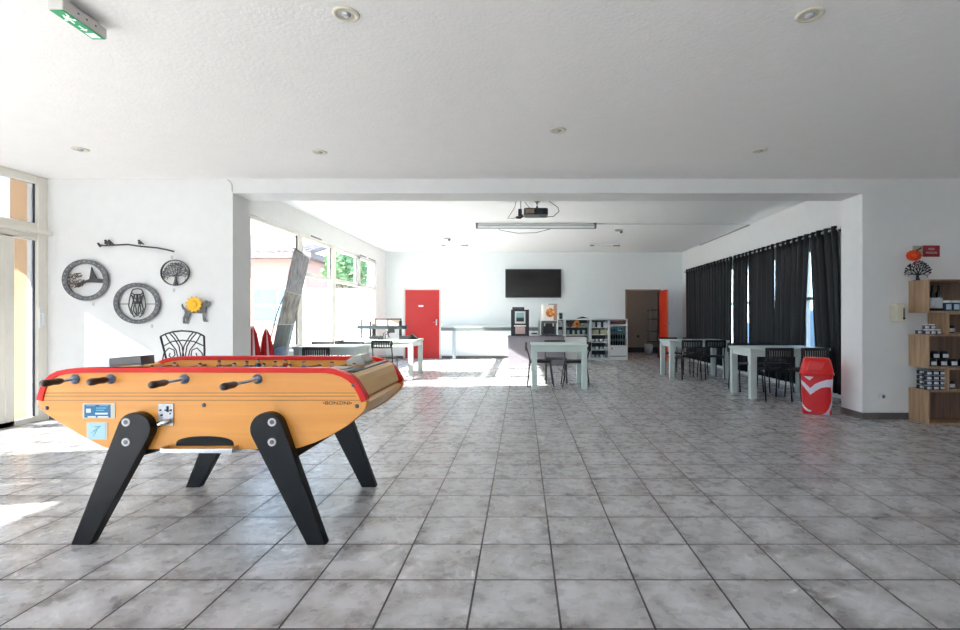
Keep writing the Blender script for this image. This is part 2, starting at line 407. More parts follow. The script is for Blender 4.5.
# window_4: behind viewer
r = structroot('window_4', (-0.5, YN-0.1, 0), 'wide window behind the viewer')
f = MB()
for x in (-5.0, -3.03, -1.07): f.box(x, x+0.07, YN-0.15, YN-0.08, 0.3, 2.7)
f.box(-5, -1, YN-0.15, YN-0.08, 0.3, 0.37); f.box(-5, -1, YN-0.15, YN-0.08, 2.63, 2.7)
obj('window_frame', f, ALU, r); g = MB(); g.box(-5, -1, YN-0.12, YN-0.114, 0.3, 2.7); obj('pane', g, GLASS, r)

# door_1 closed red door
r = structroot('door_1', (-2.95, YB, 0), 'closed red door in the back wall')
f = MB(); f.box(-3.50, -3.455, YB-0.03, YB, 0, 2.06); f.box(-2.445, -2.40, YB-0.03, YB, 0, 2.06); f.box(-3.50, -2.40, YB-0.03, YB, 2.03, 2.075)
obj('door_frame', f, mat('pale_door_frame', (214, 205, 200), 0.5), r, bevel=0.003)
l = MB(); l.box(-3.455, -2.445, YB-0.022, YB, 0.005, 2.03); leaf = obj('door_leaf', l, RED, r, bevel=0.002)
h = MB(); h.box(-2.55, -2.51, YB-0.028, YB-0.022, 0.98, 1.16); h.tube([(-2.53, YB-0.028, 1.08), (-2.53, YB-0.07, 1.08), (-2.63, YB-0.07, 1.08)], 0.01)
obj('door_handle', h, CHROME, leaf)
h = MB(); h.box(-3.06, -2.92, YB-0.026, YB-0.022, 1.53, 1.58); obj('door_plate', h, WHITE, leaf, label='small white name plate')
# door_2 open doorway and red leaf
r = structroot('door_2', (3.6, YB, 0), 'open doorway in the back wall with its orange red door swung out')
f = MB(); f.box(DX0-0.045, DX0, YB-0.02, YB+0.15, 0, DZ+0.04); f.box(DX1, DX1+0.045, YB-0.02, YB+0.15, 0, DZ+0.04); f.box(DX0-0.045, DX1+0.045, YB-0.02, YB+0.15, DZ, DZ+0.045)
obj('door_frame', f, mat('brown_door_frame', (150, 130, 115), 0.5), r, bevel=0.003)
l = MB(); Md = Matrix.Translation((DX1+0.01, YB-0.03, 0)) @ Matrix.Rotation(math.radians(-91), 4, 'Z')
l.box(0, 0.86, -0.02, 0.02, 0.008, 1.995, 0, Md); leaf = obj('door_leaf', l, mat('orange_red_paint', (215, 52, 26), 0.4, var=0.05), r, bevel=0.002)
h = MB(); h.box(0.858, 0.864, -0.02, 0.02, 0.008, 1.995, 0, Md); obj('door_edge', h, mat('orange_edge', (236, 140, 90), 0.5), leaf, label='pale orange door edge')
h = MB()
for sgn in (-1, 1): h.tube([Md @ Vector((0.80, 0.02*sgn, 1.05)), Md @ Vector((0.80, 0.06*sgn, 1.05)), Md @ Vector((0.70, 0.06*sgn, 1.05))], 0.01)
obj('door_handle', h, CHROME, leaf)

# ------------------------------------------------------------------ outside
m = MB(); m.box(-60, 60, -30, 70, -0.3, -0.13); o = obj('terrace_ground', m, CONC, keep=True); o['kind'] = 'structure'; o['label'] = 'pale concrete ground outside'
m = MB(); m.box(-8.08, XL-0.2, YN-0.25, 6.0, 2.95, 3.05); o = obj('trim_1', m, mat('white_soffit', (240, 240, 238), 0.8), keep=True); o['kind'] = 'structure'; o['label'] = 'white roof overhang above the glazed doors'
m = MB(); m.box(-6.16, XLB-0.26, 6.05, 7.38, -0.13, 3.3); o = obj('wall_outside', m, ORANGE, keep=True); o['kind'] = 'structure'; o['label'] = 'orange rendered outer wall beyond the glazed doors'

def tile_mat():
    m_ = mat('roof_tiles', (120, 106, 104), 0.8, dark=(74, 64, 64), vscale=9, stretch=(1, 1, 1), bump=0.5, bscale=8); return m_
h0 = thing('house', 'pale pink house with tiled roof and blue windows seen through left window', 'house', (-13, 24, -0.13))
m = MB(); m.box(-20, -9.5, 22.1, 30, -0.13, 3.9); obj('wall', m, mat('pink_render', (176, 138, 126), 0.9, var=0.05), h0)
m = MB(); m.prism([(-20.3, 3.8), (-20.3, 4.05), (-14.5, 5.6), (-9.1, 4.05), (-9.1, 3.8)], 'xz', 21.7, 30.3)
for k in range(36):
    x = -20.1 + k * 0.31
    m.tube([(x, 21.72, 3.98 + 0.0), (x, 22.2, 4.15), (x, 24.0, 4.6)], 0.12, 8)
obj('roof', m, tile_mat(), h0)
for (a, b, z0, z1) in ((-11.75, -10.0, 1.05, 2.45), (-14.5, -12.6, 1.05, 2.45)):
    m = MB(); m.box(a-0.08, b+0.08, 22.04, 22.1, z0-0.08, z1+0.08); w_ = obj('window', m, WHITE, h0)
    m = MB()
    for (u0, u1) in ((a, (a+b)/2+0.1), ((a+b)/2+0.2, b)):
        m.box(u0, u1, 22.0, 22.04, z0, z0+0.66); m.box(u0, u1, 22.0, 22.04, z0+0.76, z1)
    obj('pane', m, mat('blue_reflecting_glass', (88, 116, 132), 0.3), w_)
m = MB(); m.box(-17, -8.3, 38, 44, -0.13, 7); o = obj('apartment_building', m, mat('cream_render', (225, 220, 215), 0.9)); 
h1 = thing('office_building', 'white building with tall grey window bands behind the leaning banner', 'building', (-10, 42, -0.13))
COL.objects.unlink(o); o.parent = None; bpy.data.objects.remove(o)
m = MB(); m.box(-19, -14.2, 38, 44, -0.13, 6.2); obj('wall', m, mat('cream_render', (225, 220, 215), 0.9), h1)
for x in (-18.3, -16.9, -15.6):
    m = MB(); m.box(x, x+0.9, 37.95, 38.0, 0.6, 4.2); obj('window', m, mat('grey_blue_glass', (90, 110, 122), 0.3), h1)
m = MB(); m.box(-8.9, -4.8, 19.0, 19.2, -0.13, 2.32); o = obj('wall_garden', m, mat('white_garden_wall', (215, 220, 220), 0.9), keep=True); o['kind'] = 'structure'; o['label'] = 'white garden wall outside the left windows'
m = MB(); m.box(8.2, 8.4, 2, 24, -0.13, 3.4); o = obj('wall_sky_blocker', m, mat('grey_blue_wall', (120, 140, 155), 0.9), keep=True); o['kind'] = 'structure'; o['label'] = 'grey blue wall added outside the right windows to block sky light'  # added wall: darkens the view between the curtains and cuts sky light
def tree(name, x, y, hgt, rad, label):
    t_ = thing(name, label, 'tree', (x, y, -0.13))
    m = MB(); m.tube([(x, y, -0.13), (x+0.1, y, hgt*0.4), (x, y+0.1, hgt*0.75)], [0.16, 0.12, 0.05])
    for k in range(6):
        a = k * 1.05; m.tube([(x+0.05, y, hgt*0.4), (x+math.cos(a)*rad*0.6, y+math.sin(a)*rad*0.6, hgt*0.75)], [0.06, 0.02], 6)
    obj('trunk', m, mat('bark', (110, 90, 75), 0.9), t_)
    m = MB()
    for k in range(1800):
        a = random.uniform(0, 2*PI); u = random.uniform(-1, 1); rr = rad * random.uniform(0.45, 1) * (0.8 + 0.25*math.sin(3*a+2*u))
        q = math.sqrt(1-u*u); c = Vector((x+rr*q*math.cos(a), y+rr*q*math.sin(a), hgt*0.72+rr*u*0.8))
        d1 = Vector((random.gauss(0,1), random.gauss(0,1), random.gauss(0,1))).normalized() * 0.11; d2 = d1.orthogonal().normalized() * 0.06
        vs = [m.bm.verts.new(p) for p in (c-d1, c+d2, c+d1, c-d2)]; m._f(vs, 0)
    obj('foliage', m, mat('green_leaves', (112, 150, 96), 0.7, var=0.4), t_)
tree('tree', -7.35, 21.0, 4.6, 1.15, 'leafy green tree seen through the farther left window')
tree('tree', -8.2, 26.5, 3.2, 1.2, 'low green tree right of the taller one outside the window')

# ------------------------------------------------------------------ football table
SC = 2.71 / 503
def fp(px, py, s=SC): return ((px - 522) * s, 1.2 - (py - 318) * s)
WOOD = wood_mat('honey_wood', (232, 158, 68), (222, 144, 56), 'x', 0.4, 2.0, 0.1)
WOODY = wood_mat('honey_wood_end', (240, 198, 136), (226, 180, 116), 'y', 0.4, 2.0, 0.1)
YF0, YF1, YK0, YK1 = 2.71, 2.755, 3.515, 3.56
tb = thing('football_table', 'honey wood table football table with red rims and black splayed legs', 'football table', (-1.73, 3.13, 0))
outline_top = [fp(*p) for p in ((38,400),(39.5,394),(42,387),(45.5,380.5),(51,375.5),(58,372),(68,370),(80,369),(120,368.6),(200,368.6),(325,369),(334,370.2),(343,373),(350,376.5),(355.5,381),(359.5,387),(363,393),(366.5,400))]
outline_bot = [fp(*p) for p in ((366.5,405),(364.5,410),(358,417),(347,426),(331,435.5),(315,442.5),(300,447.7),(290,449.3),(112,449.3),(103,447),(80,435),(60,423),(46,414),(40,409),(38,405))]
# front panel with return opening
for (ya, yb, nm) in ((YF0, YF1, 'side_panel'), (YK0, YK1, 'side_panel')):
    m = MB(); m.prism(outline_top + outline_bot, 'xz', ya, yb)
    obj(nm, m, WOOD, tb, bevel=0.003)
n_ = len(outline_top); inner = []
for i, (x, z) in enumerate(outline_top):
    a = Vector(outline_top[max(i-1,0)]); c = Vector(outline_top[min(i+1,n_-1)]); d = (c-a).normalized(); nrm = Vector((d.y, -d.x))
    wd = 0.021 + 0.009 * (max(0, (i-11)/6) if i > 11 else max(0, (5-i)/5))
    inner.append((x + nrm.x*wd, z + nrm.y*wd))
outer = []
for i, (x, z) in enumerate(outline_top):
    a = Vector(outline_top[max(i-1,0)]); c = Vector(outline_top[min(i+1,n_-1)]); d = (c-a).normalized(); nrm = Vector((d.y, -d.x))
    outer.append((x - nrm.x*0.006, z - nrm.y*0.006))
for (ya, yb) in ((YF0-0.007, YF1+0.006), (YK0-0.006, YK1+0.007)):
    m = MB(); m.band(outer, inner, 'xz', ya, yb); obj('rim', m, REDRIM, tb, bevel=0.003)
# end caps
m = MB()
capr = [(-0.925, 0.897), (-0.905, 0.880), (-0.885, 0.84), (-0.862, 0.765)]
m.prism([(-0.985, 0.78), (-0.985, 0.885), (-0.925, 0.897), (-0.900, 0.878), (-0.882, 0.84), (-0.86, 0.765), (-0.88, 0.758)], 'xz', YF1, YK0)
obj('end_cap', m, WOODY, tb, bevel=0.004)
hull_o = [(-0.868, 0.752)] + [(x + (0.006 if x < -1.7 else -0.006), z + 0.006) for x, z in outline_bot] + [(-2.598, 0.752)]
hull_i = [(-0.90, 0.752)] + [(-1.73 + (x+1.73)*0.955, 0.78 - (0.78-z)*0.88) for x, z in outline_bot] + [(-2.57, 0.752)]
m = MB(); m.band(hull_o, hull_i, 'xz', YF1, YK0); obj('underbody', m, WOODY, tb)
m = MB(); m.prism([(-2.51, 0.752), (-2.51, 0.885), (-2.56, 0.895), (-2.585, 0.86), (-2.6, 0.765), (-2.596, 0.753)], 'xz', YF1, YK0)
obj('end_cap', m, WOODY, tb, bevel=0.004)
m = MB(); m.box(-2.2, -1.28, YF1, YK0, 0.496, 0.4995); obj('bottom_board', m, BLACKP, tb)
m = MB(); m.box(-2.51, -0.985, YF1, YK0, 0.78, 0.80); obj('playfield', m, mat('green_playfield', (120, 150, 110), 0.5), tb)
m = MB(); m.box(-2.2, -1.3, YF1, YK0, 0.50, 0.52); obj('bottom_board', m, BLACKP, tb)
m = MB(); m.box(-0.985, -0.93, YF1+0.05, YK0-0.02, 0.8955, 0.903)
obj('tray', m, BLACKP, tb, bevel=0.002)
m = MB(); m.box(-0.944, -0.930, 3.02, YK0-0.06, 0.903, 0.910); obj('trim_strip', m, WHITE, tb)
m = MB(); m.prism([(-1.10, 0.905), (-0.99, 0.905), (-0.985, 0.925), (-1.02, 0.965), (-1.065, 0.958), (-1.11, 0.93)], 'xz', 3.16, 3.34); 
obj('score_counter', m, mat('grey_counter', (178, 176, 168), 0.5), tb, bevel=0.006, label='grey wedge shaped scorer on the end of the table')
m = MB(); m.box(-1.14, -0.975, 2.82, 3.05, 0.8955, 0.906); m.box(-1.12, -1.0, 2.86, 3.0, 0.906, 0.912); obj('plate', m, mat('grey_plate', (130, 128, 122), 0.4), tb, bevel=0.002)
# grooves across panel
m = MB()
for z in (0.796, 0.779, 0.757):
    m.box(-2.575, -0.895 if z > 0.77 else -0.87, YF0-0.0012, YF0, z-0.0018, z+0.0018)
obj('groove', m, mat('dark_groove', (150, 98, 48), 0.6), tb, label='thin dark grooves along the side')
# legs
def leg(C, B, wb, ya, yb):
    C = Vector(C); B = Vector(B); ax = (C - B).normalized(); pr = Vector((ax.y, -ax.x)); R = 0.088
    pts = [(B.x + wb/2, 0.0), (C.x + pr.x*R, C.y + pr.y*R)]
    a0 = math.atan2(pr.y, pr.x)
    for i in range(1, 12): t = a0 + PI*i/12; pts.append((C.x + R*math.cos(t), C.y + R*math.sin(t)))
    pts += [(C.x - pr.x*R, C.y - pr.y*R), (B.x - wb/2, 0.0)]
    m_ = MB(); m_.prism(pts, 'xz', ya, yb); return m_
LEGM = mat('satin_black_leg', (10, 10, 12), 0.33, var=0.15, spec=0.3)
LL = ((-2.05, 0.612), (-2.334, 0)); LR = ((-1.35, 0.612), (-1.086, 0))
for C_, B_ in (LL, LR):
    for (ya, yb) in ((2.655, 2.709), (3.561, 3.615)):
        lo = obj('leg', leg(C_, B_, 0.1, ya, yb), LEGM, tb, bevel=0.004)
        if ya < 3:
            bx = -2.09 if C_[0] < -1.8 else -1.319
            for z in (0.650, 0.545):
                m = MB(); m.lathe([(0.012, 0), (0.022, 0), (0.022, 0.003), (0.013, 0.004), (0.012, 0.0005)], n=20, M=Matrix.Translation((bx, 2.655, z)) @ Matrix.Rotation(PI/2, 4, 'X'))
                obj('bolt', m, mat('pale_bolt', (205, 198, 195), 0.45), lo, label='pale ring bolt'); m = MB(); m.cyl((bx, 2.653, z), (bx, 2.6548, z), 0.0115); m.cyl((bx, 2.651, z), (bx, 2.653, z), 0.006); obj('bolt_head', m, DARKCH, lo)
for bx, s in ((-2.05, 1), (-1.33, -1)):
    m = MB(); m.prism([(bx-0.05*s, 0.50), (bx+0.15*s, 0.498), (bx-0.02*s, 0.45), (bx-0.1*s, 0.44)], 'xz', 2.72, 3.55); obj('cross_beam', m, LEGM, tb)
# screws, coin box, plates
for px, py in ((47,408),(204,405),(353.5,385),(357,406)):
    m = MB(); x, z = fp(px, py); q = 0.011
    m.lathe([(0,0),(q,0),(q,0.004),(q*0.6,0.008),(0,0.008)], n=14, M=Matrix.Translation((x, YF0, z)) @ Matrix.Rotation(PI/2,4,'X'))
    obj('screw', m, DARKCH, tb)
def plate(px0, px1, py0, py1, d, mt, name, label=None, par=None, y=YF0):
    x0_, z1_ = fp(px0, py0); x1_, z0_ = fp(px1, py1); m_ = MB(); m_.box(x0_, x1_, y-d, y, z0_, z1_)
    return obj(name, m_, mt, par or tb, label=label)
ACR = mat('clear_backing', (205, 198, 180), 0.3)
p1 = plate(83, 115.5, 403, 418.3, 0.003, ACR, 'information_plate', 'blue information plate on the side')
plate(85, 111, 404.5, 417.5, 0.0015, mat('sticker_blue', (0, 108, 156), 0.5, dark=(0, 90, 135), vscale=15), 'sticker', None, p1, YF0-0.003)
for q in ((87, 91.5, 408.5, 412.5), (96, 108.5, 412.6, 414.3), (88.5, 96.5, 416, 417.3), (98.5, 109, 416, 417.3)):
    plate(*q, 0.0008, mat('print_white', (225, 235, 238), 0.5), 'printed_mark', None, p1, YF0-0.0045)
for q in ((97, 107, 407.4, 408.4), (97, 105, 409.7, 410.6), (87, 96, 405.2, 405.9), (100, 109, 405.2, 405.9)):
    plate(*q, 0.0008, mat('print_pale_blue', (110, 185, 210), 0.5), 'printed_mark', None, p1, YF0-0.0045)
p2 = plate(87, 108, 422, 439.5, 0.003, ACR, 'information_plate', 'pale sheet under clear cover on the side')
plate(88.5, 106, 423.2, 438.5, 0.0015, mat('sticker_pale', (168, 205, 214), 0.4), 'sticker', None, p2, YF0-0.003)
m = MB()
for a_, b_ in (((94,431),(101,426)), ((94,436),(98,429)), ((95,426.5),(100,426.5)), ((92,433),(96,430))):
    (x0_, z0_), (x1_, z1_) = fp(*a_), fp(*b_); m.cyl((x0_, YF0-0.0047, z0_), (x1_, YF0-0.0047, z1_), 0.0016, n=6)
obj('printed_mark', m, mat('print_teal', (70, 160, 180), 0.5), p2)
cb = plate(159, 174, 403.5, 425.5, 0.006, mat('galvanised', (172, 172, 175), 0.35, metal=0.6, var=0.2, vscale=60), 'coin_mechanism', 'grey metal coin mechanism plate')
m = MB()
for px, py, r_ in ((161.3,410,.005),(166.5,410,.005),(171.8,410,.005),(162.5,415,.006),(171,413.5,.004)):
    x, z = fp(px, py); m.cyl((x, YF0-0.010, z), (x, YF0-0.006, z), r_, n=12)
x, z = fp(168.5, 407.5); m.box(x-0.004, x+0.004, YF0-0.012, YF0-0.006, z-0.022, z+0.008)
obj('coin_slot', m, BLACKP, cb)
m = MB(); x, z = fp(162, 423.5); x2, z2 = fp(172, 420.5); m.cyl((x2, YF0-0.012, z2), (x, YF0-0.03, z), 0.012, 0.016, n=14); obj('push_rod', m, CHROME, cb)
m = MB(); ac = [(-1.864, 0.512)] + [(-1.708 + 0.156*math.cos(PI - PI*i/16), 0.512 + 0.052*(math.sin(PI*i/16))**0.6) for i in range(1, 16)] + [(-1.552, 0.512)]
m.prism(ac, 'xz', YF0-0.002, YF0); obj('ball_opening', m, mat('opening_black', (8, 8, 8), 0.8), tb, label='black arched ball return opening')
m = MB(); a, b = -1.905, -1.525
m.box(a, b, YF0-0.06, YF0, 0.488, 0.493); m.box(a, b, YF0-0.064, YF0-0.058, 0.488, 0.512); m.box(a, a+0.006, YF0-0.06, YF0, 0.49, 0.518); m.box(b-0.006, b, YF0-0.06, YF0, 0.49, 0.518)
obj('ball_tray', m, CHROME, tb, bevel=0.002, label='chrome ball return tray')
text_obj('lettering', '•BONZINI•', 0.025, Matrix.Translation((fp(337.5, 403.2)[0], YF0-0.001, fp(0, 403.2)[1])) @ Matrix.Rotation(PI/2, 4, 'X'), mat('brown_print', (50, 26, 14), 0.6), tb, sx=1.32)
# rods and players
GRIP = mat('dark_wood_grip', (58, 42, 36), 0.4, var=0.3)
BUSH = mat('bushing_steel', (125, 140, 165), 0.3, metal=0.7)
rods = [(-2.408, 1, 1, 2.52), (-2.214, 1, 2, 2.57), (-2.02, -1, 3, 0), (-1.818, 1, 5, 2.46), (-1.62, -1, 5, 0), (-1.425, 1, 3, 2.39), (-1.23, -1, 2, 0), (-1.055, -1, 1, 0)]
ZR = 0.871
for i, (x, side, nm, hend) in enumerate(rods):
    m = MB()
    if side == 1: m.cyl((x, hend+0.05, ZR), (x, YK1, ZR), 0.008, n=10)
    else: m.cyl((x, YF0+0.02, ZR), (x, YK1+0.16, ZR), 0.008, n=10)
    rd = obj('rod', m, CHROME, tb)
    T_ = lambda y, sg: Matrix.Translation((x, y, ZR)) @ Matrix.Rotation(PI/2*sg, 4, 'X')
    m = MB(); y_ = YF0 if side == 1 else YK1; m.lathe([(0.009,0),(0.026,0),(0.026,0.006),(0.016,0.010),(0.014,0.018),(0.009,0.018)], n=20, M=T_(y_, side)); obj('bushing', m, BUSH, rd)
    m = MB(); he = hend if side == 1 else YK1 + 0.26
    m.lathe([(0,0),(0.014,0.001),(0.019,0.012),(0.019,0.03),(0.016,0.06),(0.018,0.09),(0.013,0.112),(0.009,0.115),(0,0.115)], n=16, M=T_(he, -side)); obj('handle', m, GRIP, rd)
    kit = ('blue', 'red')[0 if side == 1 else 1]
    km = mat('player_blue', (40, 90, 130), 0.4) if side == 1 else mat('player_red', (170, 40, 35), 0.4)
    off = {0: 0.05, 1: -0.03, 3: 0.04, 5: -0.05}.get(i, 0.02)
    for k in range(nm):
        y = 3.135 + off + (k - (nm-1)/2) * (0.60 / max(nm, 3)) * (1.2 if nm == 5 else 1)
        m = MB(); m.prism(rounded(-0.012, 0.012, -0.012, 0.012, 0.005), 'xy', ZR-0.035, ZR+0.018, 0, Matrix.Translation((x, y, 0)))
        m.box(x-0.011, x+0.011, y-0.009, y+0.009, ZR-0.066, ZR-0.035, 1)
        m.box(x-0.009, x+0.009, y-0.02, y+0.02, ZR-0.012, ZR+0.014, 0)
        m.ball((x, y, ZR+0.034), 0.012, 10, 2); m.ball((x, y, ZR+0.040), 0.0115, 10, 3, (1, 1, 0.7))
        obj('player', m, [km, BLACKP, mat('skin_paint', (225, 180, 150), 0.5), BLACKP], rd, label='%s painted player figure' % kit)

# things lying on the football table's left end
m = MB(); Mb = Matrix.Translation((-2.125, 2.745, 0.9385)) @ Matrix.Rotation(math.radians(-4), 4, 'Y')
m.box(-0.085, 0.085, -0.05, 0.05, 0.004, 0.052, 0, Mb); m.box(-0.08, 0.08, -0.052, -0.05, 0.008, 0.016, 1, Mb)
tag(obj('ashtray_box', m, [mat('dark_grey_box', (92, 90, 90), 0.5), mat('box_brown', (80, 55, 50), 0.5)], bevel=0.002), 'dark grey box lying on the left end of the football table', 'box')
m = MB(); Mb = Matrix.Translation((-2.275, 2.745, 0.9385)) @ Matrix.Scale(0.86, 4, (1, 0, 0))
m.prism([(-0.07, 0.0), (-0.06, 0.022), (0.0, 0.024), (0.03, 0.034), (0.062, 0.036), (0.066, 0.0)], 'xz', -0.04, 0.04, 0, Mb)
tag(obj('plastic_sleeve', m, mat('cloudy_plastic', (215, 215, 218), 0.2), bevel=0.003), 'cloudy plastic sleeve left of the dark grey box on the football table', 'sleeve')

# ------------------------------------------------------------------ chairs
def make_chair():
    t_ = thing('chair', '', 'chair')
    for s in (-1, 1):
        m = MB(); m.tube([(s*0.185, -0.235, 0), (s*0.185, -0.19, 0.42), (s*0.185, -0.20, 0.50), (s*0.18, -0.245, 0.66), (s*0.17, -0.265, 0.765)], 0.011, 8); obj('leg', m, BLACK, t_)
        m = MB(); m.tube([(s*0.19, 0.225, 0), (s*0.18, 0.17, 0.41), (s*0.175, 0.15, 0.425), (s*0.175, -0.19, 0.425)], 0.011, 8); obj('leg', m, BLACK, t_)
    m = MB(); m.prism(rounded(-0.195, 0.195, -0.19, 0.20, 0.05), 'xy', 0.436, 0.455); obj('seat', m, BLACKP, t_, bevel=0.006)
    m = MB(); N = 13
    def cv(x): return -0.262 - 0.02*(1-(x/0.19)**2)
    top = []; bot = []
    for z0, z1 in ((0.735, 0.775), (0.625, 0.65)):
        pts_o = [(x, cv(x)) for x in [-0.2 + 0.4*i/12 for i in range(13)]]
        pts_i = [(x, y + 0.018) for x, y in pts_o]
        m.band(pts_o, pts_i, 'xy', z0, z1)
    for i in range(N):
        x = -0.192 + 0.384*i/(N-1); y = cv(x)+0.009; m.box(x-0.0105, x+0.0105, y-0.006, y+0.006, 0.63, 0.75)
    obj('backrest', m, BLACKP, t_, bevel=0.002)
    return t_
chair0 = make_chair(); KID[chair0.name] = kids(chair0)
first = [True]
def chair(x, y, deg, label, group=None):
    if first[0]:
        first[0] = False; chair0.location = (x, y, 0); chair0.rotation_euler = (0, 0, math.radians(deg)); chair0['label'] = label; c = chair0
    else: c = dup(chair0, (x, y, 0), math.radians(deg), label)
    c['group'] = 'black slatted back metal chairs'
    return c

# ------------------------------------------------------------------ tables
def make_table(x0, x1, y0, y1, label, group, lw=0.09, mt=None, h=0.755, legm=None):
    t_ = thing('dining_table', label, 'table', ((x0+x1)/2, (y0+y1)/2, 0), 0, group); mt = mt or TABLE
    m = MB(); m.box(x0, x1, y0, y1, h-0.035, h); obj('tabletop', m, mt, t_, bevel=0.004)
    m = MB(); e = 0.015
    m.box(x0+e+lw, x1-e-lw, y0+e+0.01, y0+e+0.035, h-0.125, h-0.035); m.box(x0+e+lw, x1-e-lw, y1-e-0.035, y1-e-0.01, h-0.125, h-0.035)
    m.box(x0+e+0.01, x0+e+0.035, y0+e+lw, y1-e-lw, h-0.125, h-0.035); m.box(x1-e-0.035, x1-e-0.01, y0+e+lw, y1-e-lw, h-0.125, h-0.035)
    obj('apron', m, mt, t_)
    for a_ in (x0+e, x1-e-lw):
        for b_ in (y0+e, y1-e-lw):
            m = MB(); m.box(a_, a_+lw, b_, b_+lw, 0, h-0.035); obj('leg', m, legm or mt, t_, bevel=0.003)
    return t_
make_table(-3.53, -2.55, 7.72, 8.50, 'pale table under the left windows, nearer one beside the leaning banner', 'dining tables')
make_table(-3.50, -2.14, 9.90, 10.95, 'pale table by the left windows carrying a dark metal rig', 'dining tables')
make_table(0.15, 1.11, 8.42, 9.30, 'pale teal table standing alone in the middle before the coffee counter', 'dining tables', mt=TEAL)
make_table(3.35, 4.53, 7.38, 8.16, 'pale table against black curtains, behind the red bin', 'dining tables')
make_table(2.91, 4.10, 9.92, 10.68, 'pale table near black curtains, farther one near the open door', 'dining tables')

chair(-3.01, 7.60, 0, 'black chair with slatted back on the viewer side of the table beside the banner')
chair(-3.58, 8.78, 180, 'black chair behind the nearer left table, closest to the windows')
chair(-3.05, 8.80, 180, 'black chair behind the nearer left table, farther from the windows')
chair(-3.15, 9.36, -90, 'black chair side on between the two tables by the left windows')
chair(-2.66, 9.80, 0, 'black chair pushed under the table with the dark metal rig')
chair(0.33, 8.93, -90, 'black chair at the left end of the teal middle table')
chair(0.93, 8.90, 90, 'black chair at the right end of the teal middle table')
chair(0.63, 9.42, 180, 'black chair on the far side of the teal middle table')
chair(3.67, 7.42, 0, 'black chair on the viewer side of the nearer curtain table, left of the red bin')
chair(4.18, 7.42, 0, 'black chair half hidden behind the red bin')
chair(3.70, 8.32, 180, 'black chair on the far side of the nearer curtain table, at its left')
chair(4.18, 8.32, 180, 'black chair on the far side of the nearer curtain table, closest to curtains')
chair(3.28, 9.95, 0, 'black chair on the viewer side of the farther curtain table, nearer its left legs')
chair(3.74, 9.97, 0, 'black chair on the viewer side of the farther curtain table, nearest curtains')
chair(3.22, 10.85, 180, 'black chair on the far side of the farther curtain table, nearest open door')
chair(3.74, 10.85, 180, 'black chair on the far side of the farther curtain table, nearest curtains')

# ------------------------------------------------------------------ metal rig on left table
rg = thing('metal_rig', 'dark metal bench rig with long rail and glazed wooden frame on left table', 'rig', (-2.9, 10.45, 0.755))
m = MB(); m.box(-3.37, -2.36, 10.27, 10.33, 0.975, 1.045); obj('rail', m, mat('dark_teal_metal', (36, 46, 52), 0.5), rg, bevel=0.003)
for x, z0, z1, wd in ((-3.30, 0.80, 1.18, 0.022), (-3.12, 0.755, 1.14, 0.035), (-3.06, 0.755, 1.08, 0.045), (-2.50, 0.755, 1.14, 0.05)):
    m = MB(); m.box(x-wd/2, x+wd/2, 10.33, 10.37, z0, z1); obj('post', m, BLACK, rg, bevel=0.002)
m = MB(); m.box(-3.12, -2.9, 10.25, 10.45, 0.755, 0.83); m.box(-2.5, -2.3, 10.25, 10.45, 0.755, 0.83); m.box(-2.95, -2.45, 10.3, 10.4, 0.755, 0.775); obj('base', m, BLACK, rg, bevel=0.004)
m = MB(); m.box(-3.06, -2.50, 10.42, 10.44, 1.165, 1.19); m.box(-3.06, -2.50, 10.42, 10.44, 1.005, 1.02); m.box(-3.06, -3.035, 10.42, 10.44, 0.755, 1.19); m.box(-2.525, -2.50, 10.42, 10.44, 0.755, 1.19); m.box(-2.80, -2.785, 10.42, 10.44, 1.02, 1.17)
obj('frame', m, mat('brown_frame', (90, 72, 60), 0.5), rg)
m = MB(); m.box(-3.03, -2.53, 10.428, 10.434, 1.02, 1.165); obj('panel', m, mat('cream_panel', (238, 224, 205), 0.5), rg, label='cream panel in the frame')
m = MB(); m.box(-2.73, -2.6, 10.24, 10.27, 0.90, 1.02); m.tube([(-2.85, 10.3, 0.78), (-2.84, 10.3, 0.88), (-2.76, 10.3, 0.93), (-2.72, 10.3, 0.80)], 0.012); m.tube([(-2.8, 10.3, 0.78), (-2.8, 10.28, 0.86), (-2.7, 10.28, 0.9)], 0.01)
obj('clamp', m, BLACK, rg)
m = MB(); m.prism([(-2.38, 0.755), (-2.2, 0.755), (-2.2, 0.775), (-2.30, 0.86), (-2.38, 0.83)], 'xz', 10.5, 10.7); tag(obj('desk_phone', m, BLACKP, bevel=0.004), 'small black device at the right end of the rig table', 'device')
m = MB()
Mp = Matrix.Translation((-3.05, 10.1, 0.756)); m.box(-0.3, 0.12, -0.12, 0.12, 0, 0.012, 0, Mp); tag(obj('paper_stack', m, WHITE), 'white sheets lying at the left of the rig table', 'paper')

# ------------------------------------------------------------------ leaning roll-up banner
bn = thing('rollup_banner', 'tall grey picture banner leaning beside the left window behind the pillar', 'banner', (-3.8, 7.5, 0))
TLv, TRv = Vector((-3.17, 7.0, 2.17)), Vector((-3.37, 7.98, 2.15)); BLv, BRv = Vector((-3.62, 6.98, 0.06)), Vector((-3.84, 7.96, 0.06))
pics = [mat('banner_grey', (110, 112, 118), 0.6, dark=(190, 190, 194), vscale=5, stretch=(1, 5, 2)), mat('banner_beige', (190, 182, 168), 0.6, dark=(70, 72, 80), vscale=7),
        mat('banner_green_grey', (105, 112, 110), 0.6, dark=(60, 72, 84), vscale=5), mat('banner_blue', (130, 165, 215), 0.6, dark=(60, 80, 110), vscale=7),
        mat('banner_sand', (205, 165, 125), 0.6, dark=(80, 76, 76), vscale=9), mat('banner_white', (205, 208, 210), 0.6)]
m = MB(); nrm = (TRv-TLv).cross(BLv-TLv).normalized()*0.003
